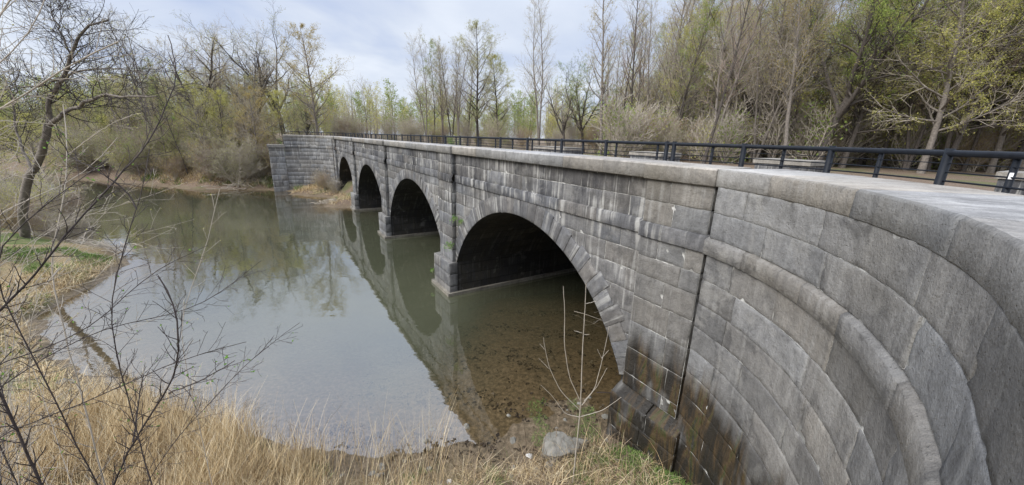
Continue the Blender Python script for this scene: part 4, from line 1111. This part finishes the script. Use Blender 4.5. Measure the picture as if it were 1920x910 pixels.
P_ = scatter(16000, -19, -8, 8, 18.5, lambda x, y: (hh(x, y) > .1), 14, r=.2)
blades('dry_grass', 'flattened dry grass on the left bank', P_, rng.uniform(.15, .5, len(P_)), .008, M_STRAW, .9, .6)
P_ = scatter(20000, -22, -8.5, 7, 19, lambda x, y: (hh(x, y) > .18) & (fbm(x, y, 4., off=6) > -.12), 30, r=.3)
blades('green_grass', 'fresh green grass patches on the left bank', P_, rng.uniform(.08, .25, len(P_)), .009, M_GRASS, .4, .6)
P_ = scatter(6500, -7, 4, 3.2, 8.6, lambda x, y: (hh(x, y) > .05) & (hh(x, y) < 2.5) & (fbm(x, y, 1.6, off=8) > .18), 30, r=.14)
blades('green_grass', 'small tufts of fresh green grass in the straw of the near bank', P_, rng.uniform(.05, .2, len(P_)), .004, M_GRASS, .5, .6)
P_ = scatter(5200, 1.8, 4.2, 4.0, 6.6, lambda x, y: (hh(x, y) > .15) & (SO(x, y)[1] > .05), 24, r=.13)
blades('ground_ivy', 'low green weeds at the foot of the near buttress', P_, rng.uniform(.04, .13, len(P_)), .009, M_GRASS, .8, .8)
P_ = scatter(1400, .6, 2.6, 6.6, 8.2, lambda x, y: (hh(x, y) > -.12) & (fbm(x, y, 1.2, off=4) > .1), 20, r=.12)
blades('water_weed', 'green weeds growing in the mud at the water edge', P_, rng.uniform(.03, .09, len(P_)), .006, M_GRASS, 1.0, .7)
P_ = scatter(7000, -46, -20, 41, 49, lambda x, y: (hh(x, y) > .1) & (hh(x, y) < 3.5) & (fbm(x, y, 5., off=3) > .05), 30, r=.5)
blades('green_grass', 'green growth on the slope of the far bank', P_, rng.uniform(.2, .7, len(P_)), .022, M_GRASS, .5, .6)
P_ = scatter(13000, -46, -20, 41, 49, lambda x, y: (hh(x, y) > .1) & (hh(x, y) < 3.8), 30, r=.5)
blades('dry_grass', 'pale dry grass on the slope of the far bank', P_, rng.uniform(.2, .6, len(P_)), .02, M_STRAW, .7, .6)
q0, q1 = w2(34.6, 4.2), w2(26, -.4)
P_ = scatter(3200, -26, -14, 34, 44, lambda x, y: (hh(x, y) > .08) & (SO(x, y)[0] > 22) & (SO(x, y)[0] < 35.6) & (SO(x, y)[1] > -.5) & (SO(x, y)[1] < 5), 20, r=.3)
blades('dry_grass', 'dry grass on the bar in front of the far wing wall', P_, rng.uniform(.15, .4, len(P_)), .012, M_STRAW, .7, .7)
P_ = scatter(5000, 6, 60, 34, 60, lambda x, y: (SO(x, y)[1] < -14.5), 20, r=.5)
blades('forest_grass', 'thin green ground cover on the floor of the right wood', P_, rng.uniform(.1, .4, len(P_)), .02, M_GRASS, .5, .6)
# drowned leaves and stones on the bed of the shallows, and leaf litter on the mud
n = 4200; P_ = scatter(n, -9, 5, 5.5, 14, lambda x, y: (hh(x, y) < .22) & (hh(x, y) > -.75) & (fbm(x, y, 1.3, off=11) > .02) & (x > -4.2), 5, r=.07)
z = terrain(P_[:, 0], P_[:, 1]) + .012; u = rng.normal(0, 1, (n, 3)); u[:, 2] *= .3; u /= np.linalg.norm(u, axis=1, keepdims=True); v_ = np.cross(u, [0, 0, 1.] + rng.normal(0, .25, (n, 3))); v_ /= np.linalg.norm(v_, axis=1, keepdims=True)
s_ = np.clip(rng.lognormal(-3.7, .6, n), .008, .11)[:, None]; p = np.concatenate([P_, z[:, None]], 1)
q = np.stack([p - u * s_, p - v_ * s_ * .6, p + u * s_, p + v_ * s_ * .6], 1).reshape(-1, 3)
tag(link('leaf_litter', mesh_np('leaf_litter', q, np.arange(n * 4).reshape(-1, 4), M_LITTER, attrs={'lf': rng.uniform(0, 1, n)})), 'dark leaves and bits lying on the shallow bed under the arch', None, None, 'stuff')

# ------------------------------------------------------------------ plants in the joints of the near pilaster
def sprig(s, o, z, sc, label):
    g = np.random.default_rng(int(z * 100)); c = np.array(W(s, o, z))
    T = np.stack([np.array([c + np.array([*(N2 * (.04 + .12 * t) * sc + D2 * g.normal(0, .1) * sc * t), (.12 * t - .2 * t * t) * sc]) for t in np.linspace(0, 1, 5)]) for _ in range(9)])
    ob = empty('wall_plant', tuple(c), label, 'plant')
    link('leaves', crown_mesh('leaves', [tubes_np(T - c, np.full((9, 5), .003), 3)], [leaves_np(T - c, 160, .022 * sc ** .5, g, .05 * sc)], M_TWIG, L_BUSH, g), ob)
sprig(-.3, -.12, 2.2, 1.6, 'light green fern tuft low on the pilaster left of the near arch'); sprig(-.5, -.25, 3.35, 1.2, 'light green sprig on the pilaster above the fern tuft'); sprig(-1.0, -.26, 3.3, .9, 'tiny green sprig on the wall right of the pilaster'); sprig(1.44, .06, .62, .9, 'green tuft on the left side of the nearest pier plinth')

# ------------------------------------------------------------------ bare sapling in front of the near arch
def shoot_shrub(name, label, cat, stems, m_st, m_lf, bud, side=5, rootpt=None, seed=1, sidelen=.22, budsz=.010, nb=60, sub=True):
    "stems: list of (photo polyline with depths, r0, r1); each stem is its own child"
    g = np.random.default_rng(seed)
    base = rootpt if rootpt is not None else at(*stems[0][0][0])
    o = empty(name, tuple(base), label, cat); off = np.array(base)
    for poly, r0, r1 in stems:
        pts = [at(*p)  for p in poly]
        n_ = max(8, len(pts) * 5); K = resample(np.array(pts), n_) + g.normal(0, .0015, (n_, 3)); L = np.linalg.norm(np.diff(K, axis=0), axis=1).sum()
        R_ = np.linspace(r0, r1, n_) * (1 + .12 * (np.arange(n_) % 5 == 0))
        parts = [tubes_np(K[None], R_[None], 7)]; tw = None
        if side:
            m_ = max(1, int(side * L)); A, a_, l_ = grow_b(K[None], R_[None], m_, .2, .97, 42, sidelen, 7, .10, .10, .55, tipr=.5, g=g)
            a_ = np.maximum(a_, .0011); parts.append(tubes_np(A, a_, 5)); tw = A
            if sub:
                B_, b_, l2 = grow_b(A, a_, 2, .3, .95, 45, l_ * .4, 5, .1, .1, .7, tipr=.6, g=g); b_ = np.maximum(b_, .0009); parts.append(tubes_np(B_, b_, 4)); tw2 = B_
        v, f = merge(parts); mi = np.zeros(len(f))
        if bud and tw is not None:
            ends = np.concatenate([tw[:, -2:]] + ([tw2[:, -2:]] if sub else []))
            nbt = max(2, min(nb, int(len(ends) * .5)))
            for k_ in (1, .8):
                q, qf = leaves_np(ends, nbt, budsz * k_, g, .004, flat=1)
                f = np.vstack([f, qf + len(v)]); v = np.vstack([v, q]); mi = np.concatenate([mi, np.ones(len(qf))])
        link('stem', mesh_np('stem', v - off, f, [m_st, m_lf], False, mi, {'lf': g.uniform(0, 1, len(f))}), o)
    return o
rx, ry = hit(1074, 905); rb = (rx, ry, gz(rx, ry)); Ds = float((np.array(rb) - EYE) @ FW)
d1 = Ds
R_pt = (-999, rx, ry, rb[2])
def fork(*pts): return [(x, y, d1 * (1 - .0006 * (900 - y))) for x, y in pts]
SAP = [([(1074, 905, d1)] + fork((1082, 830), (1089, 760), (1092, 660), (1098, 560), (1099, 532)), .014, .005),
       (fork((1090, 755), (1068, 710), (1058, 650), (1059, 580), (1056, 537)), .008, .004),
       (fork((1088, 770), (1052, 735), (1030, 690), (1020, 645), (1019, 633)), .008, .003),
       (fork((1030, 692), (1018, 680), (1010, 672)), .004, .003), (fork((1021, 655), (1012, 645)), .004, .003),
       (fork((1086, 782), (1060, 777), (1035, 742), (1014, 722)), .007, .003),
       (fork((1091, 760), (1115, 730), (1128, 680), (1137, 640), (1142, 612)), .007, .003),
       (fork((1095, 752), (1118, 728), (1138, 690)), .005, .003), (fork((1128, 672), (1120, 655)), .004, .003), (fork((1128, 672), (1141, 657)), .004, .003),
       (fork((1087, 782), (1130, 770), (1165, 745)), .006, .003), (fork((1098, 570), (1118, 565)), .004, .003), (fork((1092, 625), (1076, 620)), .004, .003), (fork((1093, 627), (1105, 628)), .004, .003)]
shoot_shrub('bare_sapling', 'leafless pale stemmed sapling with upswept forks in front of the near arch', 'sapling', SAP, M_TWIGW, L_YEL, False, 0, np.array(rb), 5)
# dry weed stalks around its foot and at mid bank
def stalks(name, label, cx_, cy_, n, h, seed, r=.0035, m=M_DRYW, spread=.25):
    g = np.random.default_rng(seed); T = []
    for i in range(n):
        x, y = cx_ + g.normal(0, spread), cy_ + g.normal(0, spread); T.append(trunk_line(h * g.uniform(.5, 1), .35, .12, 9, g, (x, y, gz(x, y) - .03)))
    T = np.array(T); R_ = np.full((n, 9), r) * np.linspace(1, .5, 9); A, a_, l_ = grow_b(T, R_, 4, .3, 1, 45, h * .25, 6, -.1, .2, .7, g=g)
    v, f = merge([tubes_np(T, R_, 5), tubes_np(A, np.maximum(a_, .0015), 4)])
    o = empty(name, (cx_, cy_, gz(cx_, cy_)), label, 'weed'); link('stalks', mesh_np('stalks', v - np.array(o.location), f, m, True), o)
stalks('dry_weed', 'tangle of curved dry brown stalks right of the sapling foot', *hit(1118, 850), 16, .75, 3)
stalks('dry_weed', 'curly dry brown weed heads leaning over the water in the middle', *hit(760, 872), 22, .6, 4)
stalks('dry_weed', 'thin dry stalks beside the muddy shore left of the boulder', *hit(945, 850), 9, .55, 6)
stalks('dry_weed', 'sparse tall dry stalks at the shore below the open water', *hit(560, 838), 14, .9, 8, .0028)

# ------------------------------------------------------------------ foreground shrub at the left
gx, gy = -1.9, 1.3
DARK = [([(205, 960, 2.3), (210, 910, 2.25), (253, 824, 2.2), (303, 748, 2.15), (328, 703, 2.1), (338, 657, 2.05), (331, 581, 2.0), (313, 536, 2.0), (298, 518, 2.0)], .0075, .0028),
        ([(250, 830, 2.2), (263, 733, 2.3), (270, 703, 2.3)], .004, .002),
        ([(316, 738, 2.12), (379, 713, 2.0), (440, 677, 1.9)], .0035, .0015),
        ([(255, 930, 2.6), (353, 793, 2.6), (404, 748, 2.6), (434, 707, 2.6), (500, 650, 2.6), (562, 605, 2.6)], .004, .0012),
        ([(-60, 840, 1.9), (0, 816, 1.95), (124, 768, 2.0), (212, 733, 2.05), (273, 703, 2.1), (338, 675, 2.1), (399, 657, 2.15), (462, 641, 2.2)], .005, .0016),
        ([(-60, 760, 2.1), (0, 725, 2.1), (91, 667, 2.15), (162, 627, 2.2), (242, 604, 2.25), (303, 596, 2.3), (384, 569, 2.35), (440, 530, 2.4), (490, 488, 2.4)], .005, .0014),
        ([(-60, 700, 2.0), (0, 682, 2.0), (76, 657, 2.1), (152, 632, 2.2), (202, 591, 2.3), (253, 531, 2.4), (323, 490, 2.5), (389, 460, 2.5)], .006, .0014),
        ([(-50, 625, 1.8), (0, 584, 1.8), (56, 526, 1.85), (80, 500, 1.88), (101, 469, 1.9), (121, 440, 1.9), (157, 404, 1.95), (193, 365, 2.0), (217, 336, 2.0), (249, 302, 2.05), (285, 260, 2.1), (310, 200, 2.1), (330, 160, 2.15), (332, 125, 2.15), (320, 80, 2.2), (315, 66, 2.2)], .0085, .002),
        ([(200, 600, 2.0), (212, 540, 2.0), (235, 452, 2.0), (255, 390, 2.0), (275, 350, 2.05), (280, 280, 2.1)], .0045, .0015),
        ([(255, 392, 2.0), (246, 370, 2.0), (220, 345, 1.95), (175, 315, 1.9), (132, 295, 1.9), (105, 250, 1.85)], .003, .0012),
        ([(-40, 470, 1.7), (0, 450, 1.7), (60, 412, 1.75), (120, 350, 1.8), (180, 312, 1.85), (205, 298, 1.9)], .0045, .0016)]
PALE = [([(90, 500, 2.5), (100, 455, 2.5), (122, 360, 2.5), (131, 300, 2.5), (127, 250, 2.5), (118, 196, 2.5)], .0075, .0025),
        ([(-40, 405, 2.2), (0, 390, 2.2), (75, 370, 2.3), (140, 345, 2.4), (180, 310, 2.5), (220, 258, 2.5)], .006, .002),
        ([(-20, 300, 2.3), (20, 312, 2.3), (60, 330, 2.4), (100, 348, 2.45), (122, 366, 2.5)], .003, .0016),
        ([(-30, 235, 2.2), (30, 232, 2.2), (60, 272, 2.3), (80, 300, 2.3), (85, 330, 2.3)], .003, .0016),
        ([(130, 288, 2.5), (175, 255, 2.5), (215, 228, 2.5), (243, 220, 2.5)], .003, .0012),
        ([(-30, 430, 2.0), (20, 412, 2.0), (60, 390, 2.0)], .003, .0016),
        ([(330, 600, 3.0), (385, 480, 3.0), (395, 420, 3.0), (412, 355, 3.0)], .004, .002)]
TOPL = [([(-60, 235, 3.2), (0, 200, 3.2), (60, 175, 3.2), (125, 120, 3.2), (190, 95, 3.2), (222, 78, 3.2)], .011, .005),
        ([(-50, 150, 3.4), (0, 120, 3.4), (50, 80, 3.4), (85, 10, 3.4), (92, -20, 3.4)], .008, .004),
        ([(-40, 70, 3.4), (0, 42, 3.4), (25, 8, 3.4), (32, -20, 3.4)], .012, .006)]
gd = gz(gx, gy)
def groundpt(x, y): return (-999, x, y, gz(x, y))
def atw(p): return at(*p)
_at = at
def at(*p):
    if p[0] == -999: return np.array(p[1:], float)
    return _at(*p)
DARK[0][0].insert(0, groundpt(-1.75, 1.6)); DARK[3][0].insert(0, groundpt(-1.5, 1.9)); DARK[8][0].insert(0, groundpt(-1.9, 1.55))
for i in (4, 5, 6, 7, 10): DARK[i][0].insert(0, groundpt(-3.1 + .1 * i, 1.2 + .06 * i))
for i in (1, 2, 3, 5): PALE[i][0].insert(0, groundpt(-4.0 + .12 * i, 1.6))
PALE[0][0].insert(0, groundpt(-3.0, 2.1)); PALE[6][0].insert(0, groundpt(-2.6, 2.6))
for q_ in TOPL: q_[0].insert(0, groundpt(-5.2, 2.0))
shoot_shrub('foreground_shrub', 'dark stemmed budding shrub with long arching shoots close to the camera at the left', 'shrub', [(a_, r0 * 1.25, r1 * 1.2) for a_, r0, r1 in DARK], M_TWIGD, L_BUSH, True, 22, np.array([-1.9, 1.6, gz(-1.9, 1.6)]), 21, .16, .008, 26)
shoot_shrub('foreground_shrub', 'pale stemmed shrub with long thin shoots at the left edge', 'shrub', PALE, M_TWIG, L_YEL, True, 7, np.array([-3.2, 2.0, gz(-3.2, 2.0)]), 23, .16, .008, 14)
FINE = []
for i in range(15):
    x0, y0 = random.uniform(-80, 60), random.uniform(380, 900); dp = random.uniform(1.9, 3.2); an = random.uniform(-.75, -.12); L = random.uniform(160, 420)
    FINE.append(([groundpt(-3.4 + random.uniform(-.5, .5), 1.5 + random.uniform(-.3, .5))] + [(x0 + L * q_ * math.cos(an), y0 + L * q_ * math.sin(an) - 30 * q_ * q_, dp + .3 * q_) for q_ in (0, .25, .5, .75, 1)], .0038, .0011))
shoot_shrub('foreground_shrub', 'tangle of thin grey shoots with tiny buds low at the left edge', 'shrub', FINE, M_TWIG, L_YEL, True, 9, np.array([-3.4, 1.6, gz(-3.4, 1.6)]), 27, .2, .007, 10)
shoot_shrub('foreground_shrub', 'blurred dark branches reaching in from the upper left corner', 'shrub', TOPL, M_TWIG, L_YEL, True, 10, np.array([-5.2, 2.0, gz(-5.2, 2.0)]), 25, .45, .010, 30)


# fallen leaves lying along the coping and twigs on the mud
n = 260; ss = rng.uniform(-10.5, 12, n); oo = rng.uniform(-1.1, -.25, n); p = np.array([W(a, b, ZC + .008) for a, b in zip(ss, oo)])
u = rng.normal(0, 1, (n, 3)); u[:, 2] *= .15; u /= np.linalg.norm(u, axis=1, keepdims=True); v_ = np.cross(u, [0, 0, 1.]); s_ = rng.uniform(.006, .02, n)[:, None]
q = np.stack([p - u * s_, p - v_ * s_ * .6, p + u * s_, p + v_ * s_ * .6], 1).reshape(-1, 3)
tag(link('leaf_litter', mesh_np('leaf_litter', q, np.arange(n * 4).reshape(-1, 4), M_LITTER, attrs={'lf': rng.uniform(0, 1, n)})), 'small dark bits of leaf lying on the coping', None, None, 'stuff')
